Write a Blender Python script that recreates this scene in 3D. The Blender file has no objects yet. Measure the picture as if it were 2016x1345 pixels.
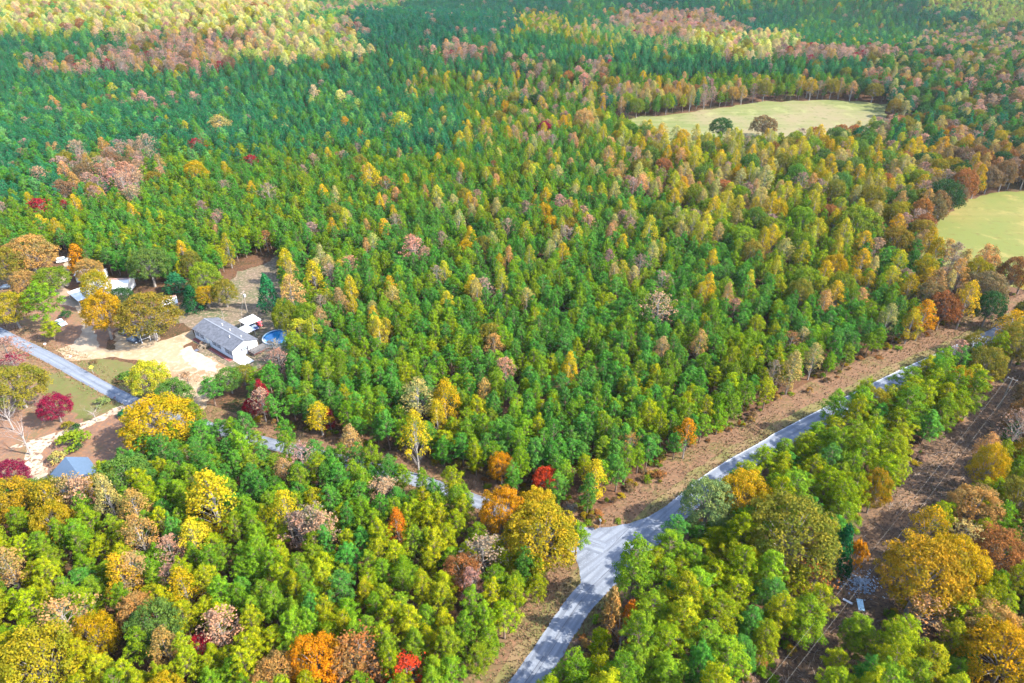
import bpy, bmesh, math, random
import numpy as np
from mathutils import Vector, Matrix

SC = bpy.context.scene
COL = SC.collection
R = math.radians

# ------------------------------------------------------------------ camera, sky, sun, exposure
CAM_H, PITCH, FPX = 110.0, R(32), 1345.0          # drone 110 m up, looking 32 degrees down
cam_d = bpy.data.cameras.new("camera")
cam = bpy.data.objects.new("camera", cam_d)
COL.objects.link(cam)
cam.location = (0, 0, CAM_H)
cam.rotation_euler = (math.pi / 2 - PITCH, 0, 0)
cam_d.sensor_width = 36.0
cam_d.lens = 36.0 * FPX / 2016.0
cam_d.clip_start = 1.0
cam_d.clip_end = 9000
SC.camera = cam

SUN_EL, SUN_ROT = R(41), R(104)                   # rotation clockwise from +Y
tosun = Vector((math.sin(SUN_ROT) * math.cos(SUN_EL), math.cos(SUN_ROT) * math.cos(SUN_EL), math.sin(SUN_EL)))
world = bpy.data.worlds.new("World")
SC.world = world
world.use_nodes = True
wn = world.node_tree.nodes
wl = world.node_tree.links
for n in list(wn):
    wn.remove(n)
sky = wn.new("ShaderNodeTexSky")
sky.sky_type = 'NISHITA'
sky.sun_disc = False
sky.sun_elevation = SUN_EL
sky.sun_rotation = SUN_ROT
sky.air_density = 1.0
sky.dust_density = 1.2
bg = wn.new("ShaderNodeBackground")
bg.inputs[1].default_value = 0.15
wo = wn.new("ShaderNodeOutputWorld")
wl.new(sky.outputs[0], bg.inputs[0])
wl.new(bg.outputs[0], wo.inputs[0])

sun_d = bpy.data.lights.new("sun", 'SUN')
sun_d.energy = 3.5
sun_d.angle = R(0.6)
sun_d.color = (1.0, 0.93, 0.80)
sun = bpy.data.objects.new("sun", sun_d)
COL.objects.link(sun)
sun.rotation_euler = tosun.to_track_quat('Z', 'Y').to_euler()

SC.view_settings.view_transform = 'Standard'
SC.view_settings.look = 'None'
SC.view_settings.exposure = 2.6
SC.view_settings.gamma = 1.0
SC.render.engine = 'CYCLES'
SC.cycles.max_bounces = 4
SC.cycles.diffuse_bounces = 2
SC.cycles.transmission_bounces = 3
SC.cycles.transparent_max_bounces = 4
SC.cycles.volume_bounces = 0
SC.cycles.use_denoising = True

rng = np.random.default_rng(11)
random.seed(5)

# ------------------------------------------------------------------ terrain and measuring helpers
def sstep(a, b, x):
    t = min(1.0, max(0.0, (x - a) / (b - a)))
    return t * t * (3 - 2 * t)

def terrain(X, Y):
    s = sstep(360, 560, Y) * 1.0
    if s <= 0:
        return 0.0
    z = 7 * math.sin(X / 150 + 0.6) * math.sin(Y / 130 + X / 420 + 0.4)
    z += 14 * math.sin(Y / 108 + X / 270 + 2.2)
    z += 0.020 * (min(Y, 1500) - 360)
    return s * z

def ray(x, y):
    u = (x - 1008) / FPX
    v = (y - 672.5) / FPX
    return (u, math.cos(PITCH) - v * math.sin(PITCH), -math.sin(PITCH) - v * math.cos(PITCH))

def g(x, y, h=0.0):
    """point on the land (or h metres above it) seen in the photograph at pixel x, y"""
    d = ray(x, y)
    z = h
    for _ in range(14):
        t = (CAM_H - z) / -d[2]
        z = 0.5 * z + 0.5 * (terrain(d[0] * t, d[1] * t) + h)
    t = (CAM_H - z) / -d[2]
    return (d[0] * t, d[1] * t)

def pix(X, Y, Z):
    dz = Z - CAM_H
    fw = Y * math.cos(PITCH) - dz * math.sin(PITCH)
    up = Y * math.sin(PITCH) + dz * math.cos(PITCH)
    return (1008 + FPX * X / fw, 672.5 - FPX * up / fw, fw)

def seg_dist(P, poly):
    """distance to a polyline and side (+ = left of travel)"""
    best, side = 1e9, 1
    for (ax, ay), (bx, by) in zip(poly[:-1], poly[1:]):
        dx, dy = bx - ax, by - ay
        L2 = dx * dx + dy * dy
        t = max(0, min(1, ((P[0] - ax) * dx + (P[1] - ay) * dy) / L2))
        ex, ey = P[0] - ax - t * dx, P[1] - ay - t * dy
        d = ex * ex + ey * ey
        if d < best:
            best = d
            side = 1 if dx * ey - dy * ex > 0 else -1
    return math.sqrt(best), side

def seg_many(PX, PY, poly):
    """the same for many points at once"""
    PX, PY = np.asarray(PX, float), np.asarray(PY, float)
    best = np.full(len(PX), 1e18)
    side = np.ones(len(PX))
    for (ax, ay), (bx, by) in zip(poly[:-1], poly[1:]):
        dx, dy = bx - ax, by - ay
        t = np.clip(((PX - ax) * dx + (PY - ay) * dy) / (dx * dx + dy * dy), 0, 1)
        ex, ey = PX - ax - t * dx, PY - ay - t * dy
        d = ex * ex + ey * ey
        m = d < best
        best = np.where(m, d, best)
        side = np.where(m, np.where(dx * ey - dy * ex > 0, 1, -1), side)
    return np.sqrt(best), side

def inside(P, poly):
    c = False
    x, y = P
    j = len(poly) - 1
    for i in range(len(poly)):
        xi, yi = poly[i]
        xj, yj = poly[j]
        if (yi > y) != (yj > y) and x < (xj - xi) * (y - yi) / (yj - yi) + xi:
            c = not c
        j = i
    return c

def smooth(pts, n=6):
    """Catmull-Rom through the points"""
    out = []
    P = [pts[0]] + list(pts) + [pts[-1]]
    for i in range(1, len(P) - 2):
        p0, p1, p2, p3 = [np.array(q, float) for q in P[i - 1:i + 3]]
        for k in range(n):
            t = k / n
            out.append(tuple(0.5 * ((2 * p1) + (-p0 + p2) * t + (2 * p0 - 5 * p1 + 4 * p2 - p3) * t * t + (-p0 + 3 * p1 - 3 * p2 + p3) * t ** 3)))
    out.append(tuple(pts[-1]))
    return out

# ------------------------------------------------------------------ materials
def mat(name):
    m = bpy.data.materials.new(name)
    m.use_nodes = True
    nt = m.node_tree
    b = nt.nodes["Principled BSDF"]
    return m, nt, b

def plain(name, col, rough=0.6, metal=0.0, noise=0.0, scale=3.0, spec=0.3):
    m, nt, b = mat(name)
    b.inputs["Roughness"].default_value = rough
    b.inputs["Metallic"].default_value = metal
    b.inputs["Specular IOR Level"].default_value = spec
    b.inputs["Base Color"].default_value = (*col, 1)
    if noise:
        mix_noise(nt, b.inputs["Base Color"], [c * (1 - noise) for c in col], [min(1, c * (1 + noise)) for c in col], scale)
    return m

def mix_noise(nt, sock, c1, c2, scale, detail=5, lo=0.3, hi=0.7, coord=None, rough=0.6):
    if coord is None:
        coord = nt.nodes.new("ShaderNodeNewGeometry").outputs["Position"]
    n = nt.nodes.new("ShaderNodeTexNoise")
    n.inputs["Scale"].default_value = scale
    n.inputs["Detail"].default_value = detail
    n.inputs["Roughness"].default_value = rough
    nt.links.new(coord, n.inputs["Vector"])
    r = nt.nodes.new("ShaderNodeMapRange")
    r.inputs[1].default_value = lo
    r.inputs[2].default_value = hi
    nt.links.new(n.outputs[0], r.inputs[0])
    mx = nt.nodes.new("ShaderNodeMix")
    mx.data_type = 'RGBA'
    nt.links.new(r.outputs[0], mx.inputs[0])
    for k, c in ((6, c1), (7, c2)):
        if hasattr(c, "links"):
            nt.links.new(c, mx.inputs[k])
        else:
            mx.inputs[k].default_value = (*c, 1)
    if sock is not None:
        nt.links.new(mx.outputs[2], sock)
    return mx.outputs[2]

ALB = 0.38                                        # real ground albedos under this exposure
def ground_mat(name, c1, c2, c3, s1, s2, s3=None, c4=None, k=1.0):
    m, nt, b = mat(name)
    c1, c2, c3 = [[v * ALB * k for v in c] for c in (c1, c2, c3)]
    c4 = [v * ALB * k for v in c4] if c4 else None
    b.inputs["Roughness"].default_value = 0.95
    b.inputs["Specular IOR Level"].default_value = 0.1
    a = mix_noise(nt, None, c1, c2, s1, 6, 0.35, 0.65)
    a = mix_noise(nt, None, a, c3, s2, 6, 0.48, 0.62)
    if c4:
        a = mix_noise(nt, None, a, c4, s3, 3, 0.50, 0.60)
    nt.links.new(a, b.inputs["Base Color"])
    return m

M = {}
M["forest_floor"] = ground_mat("forest_floor", (0.10, 0.055, 0.032), (0.19, 0.10, 0.055), (0.055, 0.065, 0.02), 0.25, 0.06, 1.6, (0.24, 0.12, 0.065))
M["clearing"] = ground_mat("clearing_brush", (0.15, 0.095, 0.062), (0.25, 0.165, 0.105), (0.34, 0.20, 0.115), 0.6, 0.11, 1.9, (0.11, 0.075, 0.055))
M["verge"] = ground_mat("verge_grass", (0.205, 0.118, 0.072), (0.28, 0.170, 0.098), (0.19, 0.155, 0.06), 0.35, 0.10, 1.3, (0.33, 0.180, 0.105))
M["verge_mown"] = ground_mat("mown_verge", (0.20, 0.19, 0.06), (0.28, 0.23, 0.095), (0.33, 0.22, 0.12), 0.4, 0.13)
M["yard"] = ground_mat("yard_grass", (0.16, 0.175, 0.05), (0.25, 0.20, 0.085), (0.28, 0.17, 0.10), 0.15, 0.06, 0.8, (0.19, 0.21, 0.065))
M["leaf_yard"] = ground_mat("leaf_covered_yard", (0.26, 0.155, 0.11), (0.34, 0.20, 0.13), (0.24, 0.18, 0.09), 0.25, 0.07, 1.2, (0.40, 0.20, 0.11))
M["back_yard"] = ground_mat("bare_back_yard", (0.27, 0.20, 0.14), (0.20, 0.17, 0.10), (0.15, 0.17, 0.08), 0.2, 0.09, 1.1, (0.40, 0.29, 0.21))
M["sand"] = ground_mat("sand", (0.50, 0.345, 0.205), (0.58, 0.435, 0.28), (0.44, 0.27, 0.155), 0.18, 0.05, 0.7, (0.62, 0.49, 0.34))
M["dirt"] = ground_mat("packed_dirt", (0.50, 0.38, 0.27), (0.60, 0.48, 0.35), (0.42, 0.29, 0.20), 0.3, 0.08)
M["gravel"] = ground_mat("leaf_strewn_gravel", (0.66, 0.52, 0.37), (0.78, 0.64, 0.48), (0.52, 0.39, 0.28), 0.5, 0.3, 0.9, (0.26, 0.16, 0.11))
def field_mat(name, c1, c2, c3, ang):
    """grass field with faint mowing lines and paler, drier patches"""
    m, nt, b = mat(name)
    b.inputs["Roughness"].default_value = 0.95
    b.inputs["Specular IOR Level"].default_value = 0.1
    pos = nt.nodes.new("ShaderNodeNewGeometry").outputs["Position"]
    mp = nt.nodes.new("ShaderNodeMapping")
    mp.inputs["Rotation"].default_value = (0, 0, ang)
    mp.inputs["Scale"].default_value = (0.012, 0.28, 1)
    nt.links.new(pos, mp.inputs[0])
    a = mix_noise(nt, None, c1, c2, 1.0, 4, 0.38, 0.62, coord=mp.outputs[0])
    a = mix_noise(nt, None, a, c3, 0.018, 6, 0.44, 0.60)
    a = mix_noise(nt, None, a, [v * 0.75 for v in c1], 0.30, 6, 0.56, 0.72)
    a = mix_noise(nt, None, a, [v * 1.25 for v in c2], 0.09, 5, 0.56, 0.70)
    nt.links.new(a, b.inputs["Base Color"])
    return m
M["pasture"] = field_mat("pasture_grass", (0.078, 0.092, 0.027), (0.110, 0.110, 0.045), (0.126, 0.104, 0.056), 0.5)
M["hay"] = field_mat("hayfield_grass", (0.100, 0.090, 0.022), (0.128, 0.102, 0.034), (0.082, 0.092, 0.022), -0.6)
M["mulch"] = plain("mulch", (0.14, 0.035, 0.03), 0.95, noise=0.4, scale=6)

def road_mat(name, base, light):
    m, nt, b = mat(name)
    b.inputs["Roughness"].default_value = 0.8
    b.inputs["Specular IOR Level"].default_value = 0.2
    uv = nt.nodes.new("ShaderNodeUVMap")
    mp = nt.nodes.new("ShaderNodeMapping")
    mp.inputs["Scale"].default_value = (1.4, 0.07, 1)
    nt.links.new(uv.outputs[0], mp.inputs[0])
    a = mix_noise(nt, None, base, light, 1.0, 5, 0.35, 0.68, coord=mp.outputs[0])
    a = mix_noise(nt, None, a, [c * 0.72 for c in base], 0.22, 6, 0.52, 0.72)
    a = mix_noise(nt, None, a, [min(1, c * 1.25) for c in light], 3.0, 3, 0.55, 0.8)
    sx = nt.nodes.new("ShaderNodeSeparateXYZ")
    nt.links.new(uv.outputs[0], sx.inputs[0])
    w1 = nt.nodes.new("ShaderNodeMath"); w1.operation = 'MULTIPLY'; w1.inputs[1].default_value = 3.9
    nt.links.new(sx.outputs[0], w1.inputs[0])
    w2 = nt.nodes.new("ShaderNodeMath"); w2.operation = 'COSINE'
    nt.links.new(w1.outputs[0], w2.inputs[0])
    w3 = nt.nodes.new("ShaderNodeMapRange")
    w3.inputs[1].default_value = -0.2; w3.inputs[2].default_value = 1.0; w3.inputs[4].default_value = 0.45
    nt.links.new(w2.outputs[0], w3.inputs[0])
    mx = nt.nodes.new("ShaderNodeMix"); mx.data_type = 'RGBA'
    nt.links.new(w3.outputs[0], mx.inputs[0])
    nt.links.new(a, mx.inputs[6])
    mx.inputs[7].default_value = (*[c * 0.62 for c in base], 1)
    nt.links.new(mx.outputs[2], b.inputs["Base Color"])
    return m
M["asphalt"] = road_mat("weathered_asphalt", (0.090, 0.104, 0.132), (0.140, 0.156, 0.186))
M["tar"] = plain("tar", (0.045, 0.05, 0.065), 0.7)
M["paint_white"] = plain("worn_white_paint", (0.36, 0.37, 0.38), 0.7, noise=0.25, scale=2)
M["siding"] = plain("white_siding", (0.46, 0.47, 0.50), 0.5)
M["trim"] = plain("white_trim", (0.50, 0.50, 0.51), 0.5)
M["shutter"] = plain("dark_shutter", (0.055, 0.06, 0.08), 0.5)
M["glass"] = plain("window_glass", (0.10, 0.13, 0.17), 0.08, spec=0.6)
M["shingle"] = plain("grey_shingles", (0.066, 0.071, 0.086), 0.85, noise=0.35, scale=1.2)
M["shingle_blue"] = plain("slate_blue_roof", (0.050, 0.080, 0.125), 0.55, noise=0.12, scale=2.0, spec=0.4)
M["wood"] = plain("weathered_wood", (0.17, 0.13, 0.09), 0.8, noise=0.25, scale=3)
M["wood_dark"] = plain("stained_deck_wood", (0.085, 0.08, 0.08), 0.75, noise=0.3, scale=3)
M["tin"] = plain("white_metal_roof", (0.42, 0.43, 0.45), 0.4, noise=0.12, scale=0.8)
M["rust_tin"] = plain("rust_stained_metal_roof", (0.22, 0.13, 0.10), 0.6, noise=0.35, scale=1.4)
M["grey_board"] = plain("grey_boards", (0.16, 0.17, 0.17), 0.8, noise=0.2, scale=3)
M["steel"] = plain("steel_post", (0.45, 0.46, 0.48), 0.4, 0.5)
M["pole_wood"] = plain("pole_wood", (0.17, 0.145, 0.12), 0.85, noise=0.2, scale=4)
M["wire"] = plain("wire", (0.20, 0.19, 0.17), 0.5)
M["pool_liner"] = plain("pool_liner", (0.03, 0.16, 0.30), 0.4)
M["pool_wall"] = plain("pool_wall", (0.28, 0.36, 0.42), 0.4)
M["water"] = plain("pool_water", (0.012, 0.13, 0.30), 0.04, spec=0.6, noise=0.25, scale=0.5)
M["rubber"] = plain("tyre_rubber", (0.03, 0.03, 0.032), 0.8)
M["rim"] = plain("wheel_rim", (0.45, 0.46, 0.48), 0.3, 0.8)
M["red_paint"] = plain("red_paint", (0.62, 0.04, 0.05), 0.35)
M["yellow_sign"] = plain("yellow_sign_face", (0.85, 0.66, 0.04), 0.5)
M["navy"] = plain("navy_paint", (0.02, 0.045, 0.14), 0.25, spec=0.5)
M["charcoal"] = plain("charcoal_paint", (0.05, 0.055, 0.07), 0.25, spec=0.5)
M["pale_blue"] = plain("pale_blue_paint", (0.45, 0.58, 0.68), 0.25, spec=0.5)
M["white_paint"] = plain("white_paint", (0.78, 0.78, 0.78), 0.3, spec=0.5)
M["lamp_white"] = plain("lamp_lens", (0.8, 0.8, 0.78), 0.2)
M["lamp_red"] = plain("tail_lens", (0.5, 0.02, 0.02), 0.2)
M["debris"] = plain("pale_rubble", (0.18, 0.23, 0.29), 0.7, noise=0.5, scale=2.5)
M["tarp"] = plain("faded_blue_sheet", (0.35, 0.52, 0.60), 0.6, noise=0.2)
M["twig"] = plain("dry_twigs", (0.20, 0.16, 0.13), 0.9, noise=0.4, scale=1.5)
M["bark_pine"] = plain("pine_bark", (0.12, 0.085, 0.065), 0.9, noise=0.3, scale=2)
M["bark_pale"] = plain("pale_bark", (0.19, 0.17, 0.155), 0.9, noise=0.25, scale=2)
M["bark_grey"] = plain("grey_bark", (0.16, 0.14, 0.125), 0.9, noise=0.25, scale=2)
M["bark_bare"] = plain("bleached_bark", (0.20, 0.175, 0.165), 0.9, noise=0.2, scale=2)

def leaf_mat(name, warm, dark, trans):
    """leaf colour comes from the tree's own tint; every leaf cluster varies a little around it"""
    m = bpy.data.materials.new(name)
    m.use_nodes = True
    nt = m.node_tree
    for n in list(nt.nodes):
        nt.nodes.remove(n)
    out = nt.nodes.new("ShaderNodeOutputMaterial")
    tint = nt.nodes.new("ShaderNodeAttribute")
    tint.attribute_type = 'INSTANCER'
    tint.attribute_name = "tint"
    lv = nt.nodes.new("ShaderNodeAttribute")
    lv.attribute_type = 'GEOMETRY'
    lv.attribute_name = "leaf_variation"
    def mul(col):
        v = nt.nodes.new("ShaderNodeVectorMath")
        v.operation = 'MULTIPLY'
        nt.links.new(tint.outputs["Vector"], v.inputs[0])
        v.inputs[1].default_value = col
        return v.outputs[0]
    mx = nt.nodes.new("ShaderNodeMix")
    mx.data_type = 'RGBA'
    nt.links.new(lv.outputs["Fac"], mx.inputs[0])
    nt.links.new(mul(dark), mx.inputs[6])
    nt.links.new(mul(warm), mx.inputs[7])
    d = nt.nodes.new("ShaderNodeBsdfDiffuse")
    t = nt.nodes.new("ShaderNodeBsdfTranslucent")
    nt.links.new(mx.outputs[2], d.inputs[0])
    nt.links.new(mx.outputs[2], t.inputs[0])
    ms = nt.nodes.new("ShaderNodeMixShader")
    ms.inputs[0].default_value = trans
    nt.links.new(d.outputs[0], ms.inputs[1])
    nt.links.new(t.outputs[0], ms.inputs[2])
    nt.links.new(ms.outputs[0], out.inputs[0])
    return m
M["needles"] = leaf_mat("pine_needles", (1.60, 1.28, 0.90), (0.52, 0.68, 0.75), 0.24)
M["leaves"] = leaf_mat("broad_leaves", (1.38, 1.18, 0.90), (0.62, 0.80, 0.85), 0.34)

# ------------------------------------------------------------------ mesh helpers
class MB:
    def __init__(self):
        self.v, self.f, self.m = [], [], []
    def add(self, vs, fs, mi=0):
        o = len(self.v)
        self.v += [tuple(p) for p in vs]
        self.f += [tuple(i + o for i in f) for f in fs]
        self.m += [mi] * len(fs)
        return self
    def box(self, c, s, rz=0.0, mi=0, rx=0.0, ry=0.0):
        mat_ = Matrix.Translation(c) @ Matrix.Rotation(rz, 4, 'Z') @ Matrix.Rotation(ry, 4, 'Y') @ Matrix.Rotation(rx, 4, 'X')
        vs = [mat_ @ Vector((sx * s[0] / 2, sy * s[1] / 2, sz * s[2] / 2)) for sz in (-1, 1) for sy in (-1, 1) for sx in (-1, 1)]
        return self.add(vs, [(0, 2, 3, 1), (4, 5, 7, 6), (0, 1, 5, 4), (2, 6, 7, 3), (0, 4, 6, 2), (1, 3, 7, 5)], mi)
    def tube(self, pts, rad, n=6, mi=0, cap=True):
        rings = []
        for i, p in enumerate(pts):
            p = Vector(p)
            a = Vector(pts[max(0, i - 1)])
            b = Vector(pts[min(len(pts) - 1, i + 1)])
            d = (b - a).normalized()
            up = Vector((0, 0, 1)) if abs(d.z) < 0.9 else Vector((1, 0, 0))
            s = d.cross(up).normalized()
            t = s.cross(d)
            r = rad[i] if hasattr(rad, "__len__") else rad
            rings.append([p + (s * math.cos(2 * math.pi * k / n) + t * math.sin(2 * math.pi * k / n)) * r for k in range(n)])
        vs = [q for r_ in rings for q in r_]
        fs = []
        for i in range(len(rings) - 1):
            for k in range(n):
                fs.append((i * n + k, i * n + (k + 1) % n, (i + 1) * n + (k + 1) % n, (i + 1) * n + k))
        if cap:
            fs.append(tuple(range((len(rings) - 1) * n, len(rings) * n)))
            fs.append(tuple(reversed(range(n))))
        return self.add(vs, fs, mi)
    def prism(self, prof, y0, y1, mi=0):
        """profile in x,z extruded along y"""
        n = len(prof)
        vs = [(x, y0, z) for x, z in prof] + [(x, y1, z) for x, z in prof]
        fs = [tuple(range(n)), tuple(reversed(range(n, 2 * n)))]
        for i in range(n):
            j = (i + 1) % n
            fs.append((j, i, i + n, j + n))
        return self.add(vs, fs, mi)
    def mesh(self, name, mats):
        me = bpy.data.meshes.new(name)
        me.from_pydata([tuple(map(float, p)) for p in self.v], [], self.f)
        for m_ in (mats if isinstance(mats, (list, tuple)) else [mats]):
            me.materials.append(m_)
        if any(self.m):
            me.polygons.foreach_set("material_index", self.m)
        me.update()
        return me
    def build(self, name, mats, parent=None, loc=(0, 0, 0), rz=0.0, bevel=0.0):
        me = self.mesh(name, mats)
        if bevel:
            bm = bmesh.new()
            bm.from_mesh(me)
            bmesh.ops.recalc_face_normals(bm, faces=bm.faces)
            bmesh.ops.bevel(bm, geom=list(bm.edges), offset=bevel, segments=2, affect='EDGES', clamp_overlap=True)
            bm.to_mesh(me)
            bm.free()
        return link(name, me, parent, loc, rz)

def link(name, me, parent=None, loc=(0, 0, 0), rz=0.0):
    o = bpy.data.objects.new(name, me)
    COL.objects.link(o)
    o.location = loc
    o.rotation_euler = (0, 0, rz)
    if parent is not None:
        o.parent = parent
    return o

def tag(o, label=None, cat=None, group=None, kind=None):
    if label:
        o["label"] = label
    if cat:
        o["category"] = cat
    if group:
        o["group"] = group
    if kind:
        o["kind"] = kind
    return o

def empty(name, loc, rz=0.0, label=None, cat=None, group=None):
    o = bpy.data.objects.new(name, None)
    COL.objects.link(o)
    o.location = loc
    o.rotation_euler = (0, 0, rz)
    o.empty_display_size = 0.5
    return tag(o, label, cat, group)

def ragged(poly, step=2.0, amp=0.6, rs=3):
    """closed outline cut into short steps and shaken sideways, so that grass edges are not ruled"""
    r_ = np.random.default_rng(rs)
    out = []
    for i in range(len(poly)):
        a, b = np.array(poly[i], float), np.array(poly[(i + 1) % len(poly)], float)
        L = np.linalg.norm(b - a)
        n = max(1, int(L / step))
        for k in range(n):
            out.append(tuple(a + (b - a) * k / n + (r_.normal(0, amp, 2) if 0 < k else r_.normal(0, amp * 0.4, 2))))
    return out

def sheet(name, poly, z, m, cut=0):
    bm = bmesh.new()
    f = bm.faces.new([bm.verts.new((x, y, 0)) for x, y in poly])
    bm.normal_update()
    bmesh.ops.triangulate(bm, faces=bm.faces)
    if cut:
        xs = [p[0] for p in poly]
        ys = [p[1] for p in poly]
        for k in range(int(min(xs) // cut), int(max(xs) // cut) + 1):
            bmesh.ops.bisect_plane(bm, geom=list(bm.verts) + list(bm.edges) + list(bm.faces), plane_co=(k * cut, 0, 0), plane_no=(1, 0, 0))
        for k in range(int(min(ys) // cut), int(max(ys) // cut) + 1):
            bmesh.ops.bisect_plane(bm, geom=list(bm.verts) + list(bm.edges) + list(bm.faces), plane_co=(0, k * cut, 0), plane_no=(0, 1, 0))
    for v in bm.verts:
        v.co.z = terrain(v.co.x, v.co.y) + z
    bm.normal_update()
    if sum(f.normal.z for f in bm.faces) < 0:
        bmesh.ops.reverse_faces(bm, faces=bm.faces)
    me = bpy.data.meshes.new(name)
    bm.to_mesh(me)
    bm.free()
    me.materials.append(m)
    return tag(link(name, me), kind="structure")

def strip(name, line, wl_, wr_, z, m, parent=None, jit=0.0):
    """road-like ribbon along a polyline with a UV map: u in metres across, v in metres along"""
    vs, uvs = [], []
    d = 0
    for i, p in enumerate(line):
        a = np.array(line[max(0, i - 1)])
        b = np.array(line[min(len(line) - 1, i + 1)])
        t = (b - a) / np.linalg.norm(b - a)
        nrm = np.array((-t[1], t[0]))
        if i:
            d += np.linalg.norm(np.array(p) - np.array(line[i - 1]))
        l_ = wl_ + rng.normal(0, jit)
        r_ = wr_ + rng.normal(0, jit)
        for off in (l_, -r_):
            q = np.array(p) + nrm * off
            vs.append((q[0], q[1], terrain(q[0], q[1]) + z))
            uvs.append((off, d))
    fs = [(2 * i, 2 * i + 1, 2 * i + 3, 2 * i + 2) for i in range(len(line) - 1)]
    me = bpy.data.meshes.new(name)
    me.from_pydata(vs, [], fs)
    uv = me.uv_layers.new(name="UVMap")
    for lp in me.loops:
        uv.data[lp.index].uv = uvs[lp.vertex_index]
    me.materials.append(m)
    me.update()
    o = link(name, me, parent)
    if parent is None:
        o["kind"] = "structure"
    return o

# ------------------------------------------------------------------ land
def ax(lo, hi, fine, coarse, a, b):
    out, x = [], lo
    while x < hi:
        out.append(x)
        x += fine if a <= x < b else coarse
    out.append(hi)
    return out
xs = ax(-4000, 4000, 22, 250, -1000, 1000)
ys = ax(-1500, 7000, 20, 250, 240, 1600)
gv = [(x, y, terrain(x, y)) for y in ys for x in xs]
nx = len(xs)
gf = [(j * nx + i, j * nx + i + 1, (j + 1) * nx + i + 1, (j + 1) * nx + i) for j in range(len(ys) - 1) for i in range(nx - 1)]
me = bpy.data.meshes.new("ground")
me.from_pydata(gv, [], gf)
me.materials.append(M["forest_floor"])
tag(link("ground", me), kind="structure")

MAIN = [(-22, 30), (-8, 52), (4.7, 70.5), (10, 78.8), (15.4, 86), (30, 100.6), (46.3, 115.9), (62.7, 127.4), (70.5, 132.9)]
MAIN += [g(1757, 752), g(1868, 700), g(1940, 668), g(2030, 627), g(2180, 563)]
MAIN = smooth(MAIN, 8)
SIDE = [g(-220, 560), g(-90, 612), g(36, 674), g(110, 711), g(262, 792), g(400, 838), g(540, 876), g(700, 914), g(812, 943), g(936, 986), g(1040, 1030), g(1120, 1058), g(1190, 1080)]
SIDE = smooth(SIDE, 8)
CLEAR = smooth([g(1400, 1600), g(1530, 1420), g(1600, 1330), g(1680, 1200), g(1775, 1030), g(1830, 955), g(1912, 875), g(1990, 780), g(2090, 690), g(2240, 600)], 8)

strip("verge", MAIN, 11.5, 6.0, 0.012, M["verge"], jit=0.5)
strip("side_verge", SIDE, 7.5, 4.5, 0.016, M["verge"], jit=0.5)
strip("mown_verge", MAIN, 5.2, 4.0, 0.022, M["verge_mown"], jit=0.35)
road = strip("road", MAIN, 2.55, 2.55, 0.050, M["asphalt"], jit=0.05)
strip("side_road", SIDE, 1.9, 1.9, 0.044, M["asphalt"], jit=0.05)
apron = [(1060, 1024), (1113, 1031), (1161, 1039.5), (1199, 1038), (1239, 1031), (1280, 1016), (1330, 985), (1389, 938), (1410, 945), (1330, 1010), (1220, 1110), (1150, 1175), (1138, 1166), (1144, 1150), (1141, 1123), (1130, 1095), (1105, 1070), (1060, 1050)]
APRON = [g(*p) for p in apron]
ap = sheet("junction_apron", ragged([g(*p) for p in apron], 1.5, 0.08), 0.038, M["asphalt"])
uvl = ap.data.uv_layers.new(name="UVMap")
for lp in ap.data.loops:
    co = ap.data.vertices[lp.vertex_index].co
    uvl.data[lp.index].uv = (co.x * 0.64 - co.y * 0.77, co.x * 0.77 + co.y * 0.64)
strip("clearing", CLEAR, 8.5, 8.5, 0.014, M["clearing"], jit=0.8)

def sub(line, a, b):
    return line[a:b]
def shifted(line, off):
    out = []
    for i, p in enumerate(line):
        a = np.array(line[max(0, i - 1)]); b = np.array(line[min(len(line) - 1, i + 1)])
        t = (b - a) / np.linalg.norm(b - a)
        out.append((p[0] - t[1] * off, p[1] + t[0] * off))
    return out
for a, b, off, w in ((8, 18, 0.25, 0.05), (14, 24, -0.35, 0.045), (20, 31, 0.15, 0.06), (30, 40, 0.5, 0.05), (40, 52, 0.1, 0.04), (24, 32, 1.3, 0.035), (46, 60, -0.3, 0.04)):
    strip("tar_seam", shifted(MAIN, off)[a:b], w, w, 0.056, M["tar"], parent=road, jit=0.015)
for off in (2.35, -2.35):
    strip("edge_line", shifted(MAIN, off)[44:86], 0.05, 0.05, 0.056, M["paint_white"], parent=road, jit=0.02)
jl = [g(1130, 1053), g(1150, 1061), g(1170, 1069), g(1184, 1074)]
strip("tar_seam", jl, 0.045, 0.045, 0.058, M["tar"], parent=road, jit=0.015)
jl = [g(1195, 1086), g(1212, 1067), g(1230, 1048), g(1240, 1038)]
strip("tar_seam", jl, 0.05, 0.05, 0.058, M["tar"], parent=road, jit=0.015)

P_ = lambda pts: [g(*p) for p in pts]
sheet("leaf_lawn", ragged(P_([(-160, 500), (60, 545), (120, 560), (150, 600), (240, 640), (190, 700), (110, 690), (30, 660), (-120, 600)]), 2, 0.5), 0.018, M["leaf_yard"])
sheet("lower_lawn", ragged(P_([(-160, 660), (30, 690), (75, 712), (265, 806), (330, 850), (290, 930), (200, 990), (-160, 1010)]), 2, 0.5), 0.018, M["leaf_yard"])
sheet("green_lawn", ragged(P_([(95, 730), (140, 745), (255, 800), (215, 812), (170, 830), (110, 800), (75, 765)]), 1.2, 0.6), 0.022, M["yard"])
sheet("roadside_lawn", ragged(P_([(145, 712), (200, 705), (280, 720), (335, 745), (330, 800), (270, 785), (200, 745)]), 1.2, 0.4), 0.024, M["yard"])
sheet("back_yard", ragged(P_([(330, 630), (355, 600), (440, 570), (470, 535), (520, 520), (548, 500), (552, 560), (580, 620), (560, 690), (520, 715), (470, 745), (420, 760), (390, 690), (380, 650)]), 2, 0.6), 0.020, M["back_yard"])
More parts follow.
